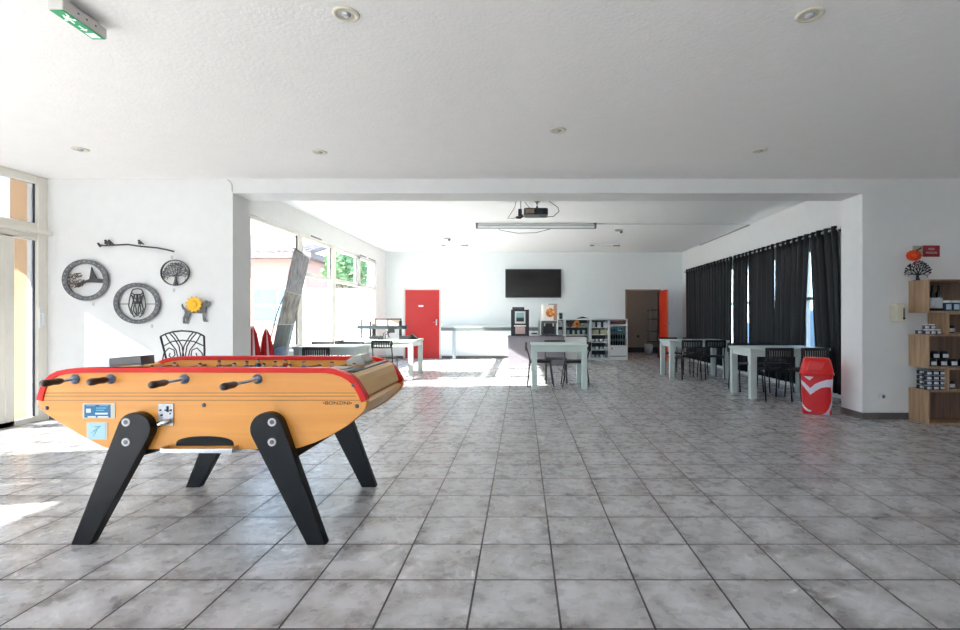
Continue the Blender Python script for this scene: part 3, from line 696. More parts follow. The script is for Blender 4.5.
def bpt(u, v): return (TLv*(1-u)+TRv*u)*(1-v) + (BLv*(1-u)+BRv*u)*v
rows = [(0, .28, 0, 0, 1), (.285, .50, 1, 0, 1), (.505, .66, 2, 0, .8), (.66, .80, 3, 0, .8), (.80, .90, 4, 0, .8), (.505, .90, 0, .8, 1), (.28, .285, 5, 0, 1), (.50, .505, 5, 0, 1), (.90, 1, 5, 0, 1)]
for v0, v1, mi, u0, u1 in rows:
    c4 = [bpt(u0, v0), bpt(u1, v0), bpt(u1, v1), bpt(u0, v1)]
    A = [m.bm.verts.new(p+nrm) for p in c4]; B = [m.bm.verts.new(p-nrm) for p in c4]
    m._f(A, mi); m._f(B[::-1], mi)
    for i in range(4): m._f([A[i], B[i], B[(i+1)%4], A[(i+1)%4]], mi)
obj('printed_sheet', m, pics, bn)
m = MB(); m.cyl(TLv+Vector((0,-0.01,0)), TRv+Vector((0,0.01,0)), 0.012); obj('top_bar', m, DARKCH, bn)
m = MB(); m.cyl(BLv+Vector((-0.01,-0.02,-0.01)), BRv+Vector((-0.01,0.02,-0.01)), 0.045); obj('base', m, DARKCH, bn)
m = MB(); m.tube([Vector((-3.30, 7.49, 2.13)), Vector((-3.62, 7.45, 1.3)), Vector((-3.93, 7.4, 0.02))], 0.008); obj('pole', m, BLACK, bn)

# ------------------------------------------------------------------ folded red parasols
def parasol(x, y, h, lean, label):
    t_ = thing('folded_parasol', label, 'parasol', (x, y, 0), 0)
    top = Vector((x+lean[0], y+lean[1], h)); base = Vector((x, y, 0.0))
    m_ = MB(); m_.tube([base, top], 0.018, 8); obj('pole', m_, WHITE, t_)
    m_ = MB(); d = (base-top).normalized(); u = d.orthogonal().normalized(); v = d.cross(u); n = 20; rings = []
    for k, (t, rr) in enumerate(((0, 0.01), (0.10, 0.05), (0.28, 0.085), (0.5, 0.11), (0.66, 0.12))):
        rings.append([m_.bm.verts.new(top + d*t + (u*math.cos(2*PI*i/n)+v*math.sin(2*PI*i/n))*rr*(1 if i % 2 else 0.55)) for i in range(n)])
    for A, B in zip(rings, rings[1:]):
        for i in range(n): m_._f([A[i], A[(i+1)%n], B[(i+1)%n], B[i]], 1 if i % 5 == 0 else 0)
    obj('canopy', m_, [mat('red_canopy', (205, 18, 28), 0.6), WHITE], t_); return t_
parasol(-3.55, 6.63, 1.10, (0.0, 0.0), 'folded red and white parasol nearest the pillar')
parasol(-3.46, 6.86, 1.06, (-0.03, 0.0), 'folded red and white parasol between the pillar and the banner')

# ------------------------------------------------------------------ back wall things
tv = thing('television', 'black flat television mounted on the back wall', 'television', (0.33, 14.86, 1.8))
m = MB(); m.box(-0.49, 1.155, 14.80, 14.86, 1.80, 2.64); obj('housing', m, BLACKP, tv, bevel=0.005)
m = MB(); m.box(-0.465, 1.13, 14.797, 14.80, 1.835, 2.615); obj('screen', m, mat('screen_glass', (16, 12, 14), 0.12, spec=0.6), tv)
m = MB(); m.box(0.1, 0.6, 14.86, 14.895, 2.0, 2.4); obj('bracket', m, BLACK, tv)
ct = thing('bar_shelf', 'long dark wall bar shelf between the red door and the counter', 'shelf', (-1.3, 14.6, 0))
m = MB(); m.box(-2.33, 0.5, 14.45, 14.895, 0.93, 0.955); obj('top', m, mat('pale_shelf_top', (190, 196, 196), 0.4), ct)
m = MB(); m.box(-2.33, 0.5, 14.45, 14.48, 0.835, 0.93); obj('fascia', m, mat('grey_green_fascia', (88, 98, 96), 0.5), ct)
for x in (-2.0, 0.3):
    m = MB(); m.box(x, x+0.08, 14.47, 14.55, 0, 0.93); obj('leg', m, mat('blue_grey_leg', (150, 162, 168), 0.4), ct, bevel=0.003)
cn = thing('counter', 'low dark grey counter carrying the coffee machines', 'counter', (0.36, 12.95, 0))
m = MB(); m.box(-0.35, 1.06, 12.6, 13.3, 0, 0.72); obj('body', m, mat('slate_laminate', (116, 112, 120), 0.5, var=0.05), cn)
m = MB(); m.box(-0.36, 1.07, 12.58, 13.32, 0.72, 0.745); obj('worktop', m, mat('slate_top', (105, 103, 110), 0.4), cn, bevel=0.003)
wb = MB(); wb.box(1.10, 1.66, 12.9, 13.4, 0, 0.70); tag(obj('white_cupboard', wb, WHITE, bevel=0.004), 'low white cupboard right of the dark grey counter', 'cupboard')
cm = thing('coffee_machine', 'black automatic coffee machine with touch screen on the counter', 'coffee machine', (-0.04, 12.95, 0.745))
m = MB(); m.box(-0.28, 0.18, 12.78, 13.2, 0.745, 1.415); m.box(-0.10, 0.06, 12.776, 12.78, 0.9, 0.93, 0); obj('body', m, mat('black_gloss', (22, 24, 30), 0.25), cm, bevel=0.008)
m = MB(); m.box(-0.25, 0.06, 12.85, 13.1, 1.415, 1.48); obj('bean_hopper', m, mat('smoke_plastic', (52, 62, 72), 0.2), cm, bevel=0.008)
m = MB(); m.box(-0.18, 0.085, 12.768, 12.778, 1.06, 1.37); sc_ = obj('display_surround', m, mat('silver_surround', (196, 198, 196), 0.35), cm)
m = MB(); m.box(-0.145, 0.05, 12.764, 12.768, 1.11, 1.33); m.box(-0.145, 0.05, 12.762, 12.764, 1.21, 1.33, 1); m.box(-0.145, 0.05, 12.7605, 12.762, 1.195, 1.22, 2)
obj('display', m, [BLACKP, mat('display_blue', (120, 150, 160), 0.3, emit=0.2), mat('display_green', (30, 120, 90), 0.3, emit=0.2)], sc_)
m = MB(); m.box(-0.2, 0.10, 12.76, 12.78, 0.985, 1.015); m.box(-0.17, 0.08, 12.774, 12.78, 0.80, 0.975, 1); obj('dispensing_bay', m, [mat('bay_white', (235, 232, 228), 0.3), mat('bay_copper', (176, 150, 146), 0.35, metal=0.4)], cm)
dm = thing('drink_dispenser', 'tall white drinks dispenser with orange picture on the counter', 'drink dispenser', (0.72, 12.95, 0.745))
m = MB(); m.box(0.50, 0.89, 12.82, 13.2, 0.745, 0.785); m.box(0.50, 0.89, 12.98, 13.2, 0.785, 1.07); m.box(0.50, 0.89, 12.78, 13.2, 1.07, 1.13); obj('base', m, mat('grey_dispenser', (90, 95, 100), 0.4), dm, bevel=0.005)
m = MB(); m.prism(rounded(0.50, 0.90, 12.76, 13.2, 0.06), 'xy', 1.13, 1.54); obj('tank', m, mat('dispenser_white', (226, 222, 214), 0.35), dm, bevel=0.004)
m = MB(); m.box(0.68, 0.90, 12.80, 13.15, 1.54, 1.56); obj('lid', m, mat('lid_grey', (100, 98, 95), 0.5), dm)
def picture_mat():
    m_ = bpy.data.materials.new('fruit_picture'); m_.use_nodes = True; n = m_.node_tree; L = n.links; b = n.nodes['Principled BSDF']
    t = n.nodes.new('ShaderNodeTexCoord'); vo = n.nodes.new('ShaderNodeTexVoronoi'); vo.inputs['Scale'].default_value = 12
    L.new(t.outputs['Object'], vo.inputs['Vector']); cr = n.nodes.new('ShaderNodeValToRGB'); e = cr.color_ramp.elements
    e[0].color = rgb(240, 190, 80); e[0].position = 0.1; e[1].color = rgb(150, 80, 50); e[1].position = 0.75; x = e.new(0.4); x.color = rgb(225, 140, 60)
    L.new(vo.outputs['Distance'], cr.inputs[0]); L.new(cr.outputs[0], b.inputs['Base Color']); b.inputs['Roughness'].default_value = 0.4; return m_
m = MB(); m.prism([(0.715+0.115*math.cos(a*PI/10), 1.335+0.115*math.sin(a*PI/10)) for a in range(20)], 'xz', 12.752, 12.76); obj('picture', m, picture_mat(), dm, label='round orange fruit picture')
m = MB(); m.box(0.80, 0.885, 12.755, 12.76, 1.14, 1.53); obj('picture_edge', m, mat('brown_print_edge', (168, 130, 108), 0.5), dm)
m = MB(); m.box(0.55, 0.84, 12.972, 12.98, 0.80, 1.05); obj('recess', m, BLACKP, dm)
for x in (0.58, 0.80):
    m = MB(); m.cyl((x, 12.88, 0.99), (x, 12.88, 1.07), 0.018); obj('tap', m, WHITE, dm)
m = MB(); m.box(0.20, 0.42, 12.8, 13.0, 0.745, 0.86); m.box(0.24, 0.385, 12.797, 12.8, 0.79, 0.825, 1); tag(obj('cup_box', m, [WHITE, BLACK]), 'small white box with a dark slot between the two machines', 'box')
m = MB(); m.lathe([(0,0),(0.03,0),(0.032,0.12),(0.03,0.36),(0.012,0.40),(0.012,0.42),(0,0.42)], (0.44, 13.05, 0.745)); tag(obj('syrup_bottle', m, mat('pale_bottle', (205, 212, 205), 0.3), smooth=True), 'slim pale bottle left of the drinks dispenser', 'bottle')
m = MB(); m.box(0.58, 1.02, 12.585, 12.75, 0.7455, 0.765); tag(obj('serving_tray', m, BLACKP, bevel=0.003), 'black tray lying at the front of the grey counter', 'tray')

# cabinets
CABM = mat('cabinet_white', (222, 226, 226), 0.4, var=0.03)
def cabinet(x0, x1, y0, y1, h, shelves, label, back=CABM, base=0.06):
    t_ = thing('shelf_cabinet', label, 'cabinet', ((x0+x1)/2, (y0+y1)/2, 0))
    m_ = MB(); e = 0.03
    m_.box(x0, x0+e, y0, y1, 0, h); m_.box(x1-e, x1, y0, y1, 0, h); m_.box(x0+e, x1-e, y0, y1, h-0.03, h); m_.box(x0+e, x1-e, y0, y1, 0, base)
    obj('carcass', m_, CABM, t_, bevel=0.002)
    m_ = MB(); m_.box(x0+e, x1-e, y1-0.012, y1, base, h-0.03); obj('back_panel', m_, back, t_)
    for z in shelves:
        m_ = MB(); m_.box(x0+e, x1-e, y0+0.01, y1-0.012, z-0.02, z); obj('shelf', m_, CABM, t_)
    return t_
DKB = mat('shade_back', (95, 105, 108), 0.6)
Y0c, Y1c = 14.36, 14.88
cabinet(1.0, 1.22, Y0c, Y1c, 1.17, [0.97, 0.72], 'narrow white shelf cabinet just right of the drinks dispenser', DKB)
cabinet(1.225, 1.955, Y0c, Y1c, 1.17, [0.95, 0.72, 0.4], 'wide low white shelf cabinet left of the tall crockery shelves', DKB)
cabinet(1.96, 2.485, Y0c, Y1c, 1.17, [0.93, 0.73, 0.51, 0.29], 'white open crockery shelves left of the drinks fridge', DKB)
fg = thing('drinks_fridge', 'white glass front drinks fridge beside the open doorway', 'fridge', (2.75, 14.62, 0))
m = MB(); m.box(2.49, 2.52, Y0c, Y1c, 0, 1.17); m.box(2.985, 3.015, Y0c, Y1c, 0, 1.17); m.box(2.52, 2.985, Y0c, Y1c, 1.14, 1.17); m.box(2.52, 2.985, Y0c, Y1c, 0, 0.42); m.box(2.52, 2.985, Y1c-0.02, Y1c, 0.42, 1.14); m.box(2.52, 2.985, Y0c, Y1c, 0.98, 1.02)
obj('body', m, CABM, fg, bevel=0.002)
m = MB(); m.box(2.55, 2.955, Y0c-0.004, Y0c+0.002, 0.42, 0.98); dr_ = obj('door_pane', m, GLASS, fg)
m = MB(); m.box(2.52, 2.985, Y0c-0.003, Y0c, 0.10, 0.12); obj('vent_slot', m, BLACK, fg)
m = MB(); m.box(2.555, 2.575, Y0c-0.02, Y0c, 0.3, 0.36); obj('knob', m, BLACK, fg)
for z in (0.60, 0.80):
    m = MB(); m.box(2.52, 2.985, Y0c+0.03, Y1c-0.02, z-0.012, z); obj('shelf', m, mat('fridge_shelf', (150, 170, 175), 0.3), fg)
m = MB(); m.box(2.54, 2.965, Y0c+0.02, Y0c+0.3, 1.021, 1.10); tag(obj('basket', m, mat('brown_basket', (120, 70, 60), 0.6)), 'low brown basket in the open top of the drinks fridge', 'basket')
fb0 = {}
for r_, z in enumerate((0.4205, 0.6005, 0.8005)):
    for k in range(6):
        ci = 0 if r_ == 2 else (k % 2 == 0)
        mt_b = mat('drinks_blue', (110, 170, 190), 0.4) if r_ == 2 else mat('drinks_dark', (35, 45, 50), 0.4)
        if r_ not in fb0:
            m = MB(); m.lathe([(0,0),(0.026,0),(0.028,0.09),(0.012,0.12),(0.012,0.145),(0,0.145)], n=12); o = obj('drink_bottle', m, mt_b, keep=True, smooth=True); fb0[r_] = o
        else: o = fb0[r_].copy(); COL.objects.link(o)
        o.location = (2.58+k*0.07, Y0c+0.10, z); tag(o, 'drink bottle in the fridge on its %s shelf, %s from left' % (('lowest', 'middle', 'highest')[r_], ('first', 'second', 'third', 'fourth', 'fifth', 'sixth')[k]), 'bottle', 'drink bottles in the fridge')

CR = {}
def crock(name, prof, mt, x, y, z, label, cat, group=None):
    key = (name, mt.name)
    if key not in CR:
        m_ = MB(); m_.lathe(prof, (0, 0, 0), 14); o_ = obj(name, m_, mt, keep=True, smooth=True); CR[key] = o_
    else: o_ = CR[key].copy(); COL.objects.link(o_)
    o_.location = (x, y, z); return tag(o_, label, cat, group)
mugp = [(0,0),(0.05,0),(0.058,0.02),(0.06,0.12),(0.05,0.15),(0,0.15)]
cupp = [(0,0),(0.03,0),(0.045,0.03),(0.05,0.085),(0.044,0.085),(0.03,0.02),(0,0.02)]
pos = ('left', 'middle', 'right')
for k in range(3): crock('milk_jug', mugp, WHITE, 2.05+k*0.175, 14.5, 0.93, 'white jug on top crockery shelf, %s of three' % pos[k], 'jug', 'jugs on the top crockery shelf')
for k, x in enumerate((2.10, 2.35)):
    m = MB(); m.prism(rounded(x-0.1, x+0.1, 14.42, 14.6, 0.03), 'xy', 0.7305, 0.865); tag(obj('storage_tin', m, mat('beige_tin', (190, 190, 160), 0.5), bevel=0.004), 'beige storage tin on the second crockery shelf, %s one' % ('left', 'right')[k], 'tin', 'tins on the second crockery shelf')
for r_, z in enumerate((0.51, 0.29, 0.06)):
    for k in range(4):
        crock('cup', cupp, (WHITE, mat('pale_blue_glaze', (165, 195, 210), 0.3))[(k+r_) % 2 if r_ else 0], 2.04+k*0.12, 14.48, z, 'small cup on the %s crockery shelf, number %s from left' % (('middle', 'fourth', 'lowest')[r_], ('first', 'second', 'third', 'fourth')[k]), 'cup', 'cups on the crockery shelves')
for k in range(4): crock('drinking_glass', [(0,0),(0.035,0),(0.042,0.13),(0.036,0.13),(0.03,0.01),(0,0.01)], mat('glass_ware', (190, 205, 205), 0.1), 1.33+k*0.15, 14.5, 0.72, 'drinking glass on the wide low cabinet shelf, %s from left' % ('first', 'second', 'third', 'fourth')[k], 'glass', 'glasses in the wide low cabinet')
for k in range(5): crock('stacked_plates', [(0,0),(0.05,0),(0.075,0.015),(0.075,0.10),(0,0.10)], mat('sage_plates', (160, 175, 165), 0.4), 1.34+k*0.13, 14.5, 0.95, 'plate stack in the wide low cabinet top, %s from left' % ('first', 'second', 'third', 'fourth', 'fifth')[k], 'plates', 'plate stacks in the wide low cabinet')
for k, z in enumerate((0.97, 0.72)): crock('carton', [(0,0),(0.06,0),(0.06,0.14),(0,0.14)], WHITE, 1.11, 14.5, z, 'white pot in the narrow cabinet on its %s shelf' % ('upper', 'lower')[k], 'pot')
pl = thing('potted_plant', 'small dark green potted plant on the narrow white cabinet', 'plant', (1.12, 14.5, 1.17))
m = MB(); m.lathe([(0,0),(0.04,0),(0.055,0.08),(0.04,0.08),(0,0.07)], (1.12, 14.5, 1.17)); obj('pot', m, mat('dark_pot', (50, 58, 60), 0.5), pl)
m = MB()
for k in range(40):
    a = random.uniform(0, 2*PI); e = random.uniform(0.2, 1.2); d = Vector((math.cos(a)*math.cos(e), math.sin(a)*math.cos(e), math.sin(e)))*random.uniform(0.08, 0.16); c = Vector((1.12, 14.5, 1.245)); q = d.cross(Vector((0,0,1))).normalized()*0.014
    vs = [m.bm.verts.new(p) for p in (c, c+d*0.5+q, c+d, c+d*0.5-q)]; m._f(vs, 0)
obj('foliage', m, mat('plant_leaf', (45, 80, 55), 0.5), pl)
m = MB(); m.ball((1.36, 14.30, 1.01), 0.075, 16); m.cyl((1.36, 14.30, 1.0), (1.36, 14.37, 1.0), 0.012); o = obj('dark_rosette', m, mat('maroon_ball', (60, 30, 38), 0.4), smooth=True); tag(o, 'dark round ornament hanging on the wide low cabinet', 'ornament')
m = MB()
for k in range(8):
    a = k*PI/4; m.ball((1.56+0.05*math.cos(a), 14.30, 1.03+0.055*math.sin(a)), 0.045, 10)
m.ball((1.56, 14.29, 1.03), 0.04, 10, 1); m.cyl((1.56, 14.30, 1.03), (1.56, 14.37, 1.03), 0.012)
tag(obj('orange_flower_ornament', m, [mat('orange_petal', (225, 135, 50), 0.6), mat('brown_centre', (120, 60, 30), 0.6)], smooth=True), 'orange flower ornament beside the dark round ornament on the cabinet', 'ornament')
m = MB(); m.tube([(1.6, 14.6, 1.19), (1.75, 14.58, 1.215), (1.93, 14.6, 1.195)], [0.01, 0.028, 0.006], 8); tag(obj('folded_cloth', m, BLACK), 'small black object on top of the wide low cabinet', 'object')

ld = bpy.data.lights.new('store_room_fill', 'POINT'); ld.energy = 11; ld.color = (1, 0.86, 0.74); ld.shadow_soft_size = 0.15; lo_ = bpy.data.objects.new('store_room_fill', ld); COL.objects.link(lo_); lo_.location = (3.3, YB+1.2, 2.4)  # added fill light without a fixture, lifts the dark store room
# store room bits
m = MB(); m.box(3.25, 3.62, YB+2.3, YB+2.6, 1.12, 1.15); sh = obj('wall_shelf', m, BLACK); tag(sh, 'small dark shelf on the store room wall', 'shelf')
for k, x in enumerate((3.33, 3.42, 3.52)): crock('soap_bottle', [(0,0),(0.03,0),(0.03,0.13),(0.01,0.16),(0.01,0.2),(0,0.2)], mat('grey_bottle', (150, 150, 150), 0.4), x, YB+2.42, 1.15, 'bottle on the store room shelf, %s' % ('left', 'centre', 'right')[k], 'bottle', 'bottles on the store room shelf')
m = MB(); m.box(4.0, 4.08, YB+2.585, YB+2.6, 0.52, 0.6); tag(obj('wall_socket', m, BLACK), 'dark wall socket in the store room', 'socket')
sr = thing('utility_trolley', 'dim grey trolley with black shelves in the store room', 'trolley', (4.55, YB+2.0, 0))
for z in (0.4, 0.75, 1.15, 1.45):
    m = MB(); m.box(4.25, 4.85, YB+1.8, YB+2.2, z, z+0.03); obj('shelf', m, BLACK, sr)
m = MB()
for x in (4.26, 4.83):
    for y in (YB+1.81, YB+2.18): m.cyl((x, y, 0), (x, y, 1.5), 0.015)
obj('frame', m, mat('grey_frame', (130, 130, 132), 0.5), sr)
m = MB(); m.lathe([(0,0),(0.12,0),(0.14,0.35),(0,0.35)], (4.15, YB+1.6, 0)); tag(obj('waste_bucket', m, mat('grey_bucket', (165, 165, 168), 0.5), smooth=True), 'pale grey bucket on the store room floor', 'bucket')

# ------------------------------------------------------------------ curtains
CUR = mat('black_curtain', (9, 11, 15), 0.55, spec=0.3, var=0.12, vscale=3, stretch=(4, 4, 0.5))
XC, ZC = 4.635, 2.505
rd = thing('curtain_rod', 'long silver curtain rod above the right windows', 'curtain rod', (XC, 10.8, ZC))
m = MB(); m.cyl((XC, 7.30, ZC), (XC, 14.3, ZC), 0.014, n=12); obj('rod', m, CHROME, rd)
m = MB(); m.ball((XC, 7.29, ZC), 0.026); m.ball((XC, 14.31, ZC), 0.026); obj('finial', m, CHROME, rd)
for y in (7.36, 9.2, 11.0, 12.7, 14.2):
    m = MB(); m.box(XC, XRB, y-0.012, y+0.012, ZC-0.035, ZC-0.014); m.box(XRB-0.01, XRB, y-0.02, y+0.02, ZC-0.25, ZC+0.03); obj('bracket', m, DARKCH, rd)
panels = [(14.20, 12.50, 14.20, 12.46), (12.55, 11.09, 12.52, 11.13), (11.03, 10.29, 11.05, 10.37), (10.31, 9.21, 10.27, 9.25), (9.23, 8.11, 9.22, 8.33), (8.13, 7.42, 7.88, 7.25)]
names = ['farthest from the viewer, by the back corner', 'second from the back corner', 'narrow one right of the farthest light gap', 'between the narrow panel and the widest near one', 'left of the widest light gap', 'nearest the viewer, at the white pillar']
for ip, (ta, tb_, ba, bb) in enumerate(panels):
    t_ = thing('curtain', 'black floor length curtain panel, ' + names[ip], 'curtain', (XC, (ta+tb_)/2, 0.09), 0, 'black curtains on the right wall')
    m = MB(); W = abs(ta-tb_); nf = max(3, round(W/0.19)); nu = nf*12; nv = 14; G = []
    for j in range(nv+1):
        v = j/nv; z = 2.56 - v*(2.56-0.09); row = []
        for i in range(nu+1):
            u = i/nu; ph = 2*PI*nf*u
            y = (ta*(1-u)+tb_*u)*(1-v) + (ba*(1-u)+bb*u)*v + 0.012*math.sin(ph*2+ip)*(1-v*0.3) + 0.012*math.sin(5*u+4*v+ip)
            amp = 0.052*(1-0.2*v)*(0.85+0.15*math.sin(ph*0.37+ip*2)); x = XC + amp*math.sin(ph) + 0.012*v*math.sin(ph*0.5+ip)
            row.append(m.bm.verts.new((x, y, z)))
        G.append(row)
    for j in range(nv):
        for i in range(nu): m._f([G[j][i], G[j][i+1], G[j+1][i+1], G[j+1][i]], 0, True)
    o = obj('fabric', m, CUR, t_, smooth=True); sm = o.modifiers.new('thickness', 'SOLIDIFY'); sm.thickness = 0.003
    for i in range(nf*2):
        m = MB()
        u = (i+0.5)/(nf*2)*1.0; yy = ta*(1-u)+tb_*u
        m.tube([(XC+0.002*0, yy+0.0, 0)] and [(XC+0.026*math.cos(a*PI/6), yy+0.004, ZC+0.026*math.sin(a*PI/6)) for a in range(12)], 0.005, 6, closed=True)
        obj('eyelet', m, CHROME, t_)

# ------------------------------------------------------------------ red bin
bt = thing('waste_bin', 'red swing lid waste bin with white wave design in front of the curtain table', 'bin', (3.735, 6.36, 0))
CX, CY = 3.725, 6.36
def se(a, hw, hd, p=4.5):
    c, s = math.cos(a), math.sin(a); return (CX + hw*math.copysign(abs(c)**(2/p), c), CY + hd*math.copysign(abs(s)**(2/p), s))
def se_even(N, hw, hd, p=4.5):
    raw = [se(2*PI*i/4000, hw, hd, p) for i in range(4001)]; L_ = [0]
    for a_, b_ in zip(raw, raw[1:]): L_.append(L_[-1] + math.hypot(b_[0]-a_[0], b_[1]-a_[1]))
    out_ = []; k_ = 0
    for i in range(N):
        t = L_[-1]*i/N
        while L_[k_+1] < t: k_ += 1
        f_ = (t-L_[k_])/max(L_[k_+1]-L_[k_], 1e-9); out_.append((raw[k_][0]*(1-f_)+raw[k_+1][0]*f_, raw[k_][1]*(1-f_)+raw[k_+1][1]*f_))
    return out_
tri = [(.07,.965),(.38,.965),(.25,.87)]
band_ = [(-.05,.90),(.28,.67),(.42,.78),(.6,.85),(.8,.90),(1.05,.92),(1.05,.70),(.8,.72),(.62,.69),(.45,.61),(.28,.50),(-.05,.80)]
rightw = [(1.1,.71),(.93,.71),(.97,.5),(.95,.35),(.87,.17),(.76,.06),(.62,0),(.62,-.02),(.9,-.02),(.9,.1),(.97,.2),(1.0,.35),(1.1,.4)]
leftw = [(-.05,.33),(.03,.26),(.12,.17),(.22,.12),(.33,.10),(.27,.06),(.15,.09),(.04,.17),(-.05,.24)]
m = MB(); NA, NV = 400, 190; H = 0.488; G = []
for j in range(NV+1):
    v = j/NV; hw = 0.160 + 0.016*v; z = 0.004 + H*v
    G.append([m.bm.verts.new((*q_, z)) for q_ in se_even(NA, hw, hw*0.92)])
for j in range(NV):
    for i in range(NA):
        q = [G[j][i], G[j][(i+1)%NA], G[j+1][(i+1)%NA], G[j+1][i]]; c = sum((p.co for p in q), Vector())/4
        u = ((c.x-CX)/0.168+1)/2; v = (c.z)/H
        wht = c.y < CY-0.02 and any(inpoly(u, v, P) for P in (tri, band_, rightw, leftw))
        m._f(q, 1 if wht else 0, True)
m._f(G[0][::-1], 0)
obj('body', m, [mat('bin_red', (214, 22, 30), 0.35, var=0.04), mat('bin_white', (225, 218, 232), 0.4)], bt)
m = MB(); G = []
for hw, z in ((0.172, 0.492), (0.190, 0.492), (0.190, 0.515), (0.182, 0.52), (0.180, 0.55), (0.166, 0.62), (0.150, 0.675), (0.138, 0.695), (0.09, 0.703), (0.0, 0.705)):
    G.append([m.bm.verts.new((*q_, z)) for q_ in se_even(60, max(hw, 0.001), max(hw*0.92, 0.001), 4)])
for A, B in zip(G, G[1:]):
    for i in range(60): m._f([A[i], A[(i+1)%60], B[(i+1)%60], B[i]], 0, True)
obj('lid', m, mat('bin_lid_red', (226, 26, 26), 0.35, var=0.03), bt)
m = MB(); m.prism([(CX-0.12, 0.545), (CX+0.05, 0.545), (CX+0.10, 0.665), (CX-0.08, 0.665)], 'xz', CY-0.172, CY-0.12)
obj('swing_flap', m, mat('bin_lid_red', (226, 26, 26), 0.35), bt, bevel=0.01)

bt.rotation_euler = (0, 0, math.radians(-27))

# ------------------------------------------------------------------ stepped shelves on the right
SH = wood_mat('pale_oak', (188, 156, 124), (146, 114, 86), 'z', 0.5, 2.5)
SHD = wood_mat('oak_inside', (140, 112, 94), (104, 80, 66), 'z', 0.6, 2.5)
su = thing('shelf_unit', 'stepped pale oak shelf unit stocked with jars against the right wall', 'shelf unit', (5.1, 5.81, 0))
SX0, SX1, SY0, SY1 = 4.576, 5.7, 5.665, 5.955
def cube(x0, x1, z0, z1, th=0.018):
    m_ = MB(); m_.box(x0, x0+th, SY0, SY1, z0, z1); m_.box(x1-th, x1, SY0, SY1, z0, z1); m_.box(x0+th, x1-th, SY0, SY1, z1-th, z1); m_.box(x0+th, x1-th, SY0, SY1, z0, z0+th)
    o_ = obj('cube', m_, SH, su, bevel=0.0015)
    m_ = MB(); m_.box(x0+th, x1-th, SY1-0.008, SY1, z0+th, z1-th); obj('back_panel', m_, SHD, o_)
cube(SX0, SX1, 0.0, 0.38); cube(SX0, SX1, 0.632, 1.012); cube(SX0, SX1, 1.262, 1.636)
cube(4.80, 5.5, 0.3805, 0.6315); cube(4.80, 5.5, 1.0125, 1.2615)
JL = mat('jar_label_white', (205, 208, 214), 0.5); JB = mat('jar_dark', (34, 32, 38), 0.2, coat=0.5); JG = mat('jar_grey_lid', (150, 155, 165), 0.3, metal=0.5)
JAR = {}
def jar(kind, x, y, z, label, group):
    spec = {'small': (0.036, 0.056, JB, JL, JG), 'white': (0.032, 0.058, mat('jar_pale', (84, 76, 88), 0.3), JL, WHITE), 'large': (0.045, 0.085, JB, JL, mat('jar_black_lid', (25, 24, 26), 0.4)),
            'tall': (0.042, 0.12, mat('jar_slate', (40, 55, 70), 0.3), mat('jar_label_blue', (170, 190, 210), 0.5), WHITE)}[kind]
    R, Hh, body, lab, lid = spec
    if kind not in JAR:
        t_ = thing('jar', label, 'jar')
        m_ = MB(); m_.lathe([(0,0),(R*0.9,0),(R,0.004),(R,Hh*0.72),(R*0.85,Hh*0.78),(0,Hh*0.78)], n=16); b_ = obj('glass_body', m_, body, t_)
        m_ = MB(); aa = [-PI/2 + (i-4)*0.2 for i in range(9)]; m_.band([(R*1.03*math.cos(a), R*1.03*math.sin(a)) for a in aa], [(R*1.005*math.cos(a), R*1.005*math.sin(a)) for a in aa], 'xy', Hh*0.14, Hh*0.64); obj('label', m_, lab, t_)
        m_ = MB(); m_.lathe([(0,Hh*0.78),(R*0.92,Hh*0.78),(R*0.92,Hh*0.985),(R*0.85,Hh),(0,Hh)], n=16); obj('lid', m_, lid, t_)
        JAR[kind] = t_; KID[t_.name] = kids(t_); t_.location = (x, y, z); t_['group'] = group; return t_
    return dup(JAR[kind], (x, y, z), 0, label, group)
lev = ('bottom', 'second', 'third', 'top'); colw = ('leftmost', 'middle', 'rightmost'); dep = ('front', 'back')
for L_ in range(4):
    for c in range(3):
        for d in range(2):
            jar('small', 4.64+c*0.076-(0.0 if d == 0 else 0.0), (5.75, 5.86)[d], 0.381+L_*0.0565, 'small dark jar on the lowest cube, %s layer, %s column, %s row' % (lev[L_], colw[c], dep[d]), 'small dark jars stacked on the lowest cube')
for k in range(3):
    for d in range(2): jar('white', 4.62+k*0.068+0.0, (5.75, 5.86)[d], 1.013, 'small pale jar on the middle cube, lower layer, %s, %s row' % (colw[k], dep[d]), 'small pale jars stacked on the middle cube')
for k in range(2): jar('white', 4.655+k*0.07, 5.80, 1.0715, 'small pale jar on the middle cube, upper layer, %s' % ('left', 'right')[k], 'small pale jars stacked on the middle cube')
for k in range(4): jar('large', 4.69+k*0.118, 5.76, 0.6505, 'dark labelled jar inside the middle cube, lower layer, %s from left' % ('first', 'second', 'third', 'fourth')[k], 'labelled jars inside the middle cube')
for k in range(2): jar('large', 4.73+k*0.105, 5.77, 0.736, 'dark labelled jar inside the middle cube, upper layer, %s' % ('left', 'right')[k], 'labelled jars inside the middle cube')
jar('large', 4.88, 5.74, 0.3995, 'labelled jar behind the upright at the second level', 'labelled jars inside the middle cube')
jar('large', 4.88, 5.74, 1.031, 'labelled jar behind the upright at the fourth level', 'labelled jars inside the middle cube')
for k in range(3): jar('tall', 4.855+k*0.09, 5.75, 1.2805, 'blue labelled jar with pale lid inside the top cube, %s' % ('nearest the bottles', 'second from the bottles', 'third from the bottles')[k], 'blue labelled jars inside the top cube')
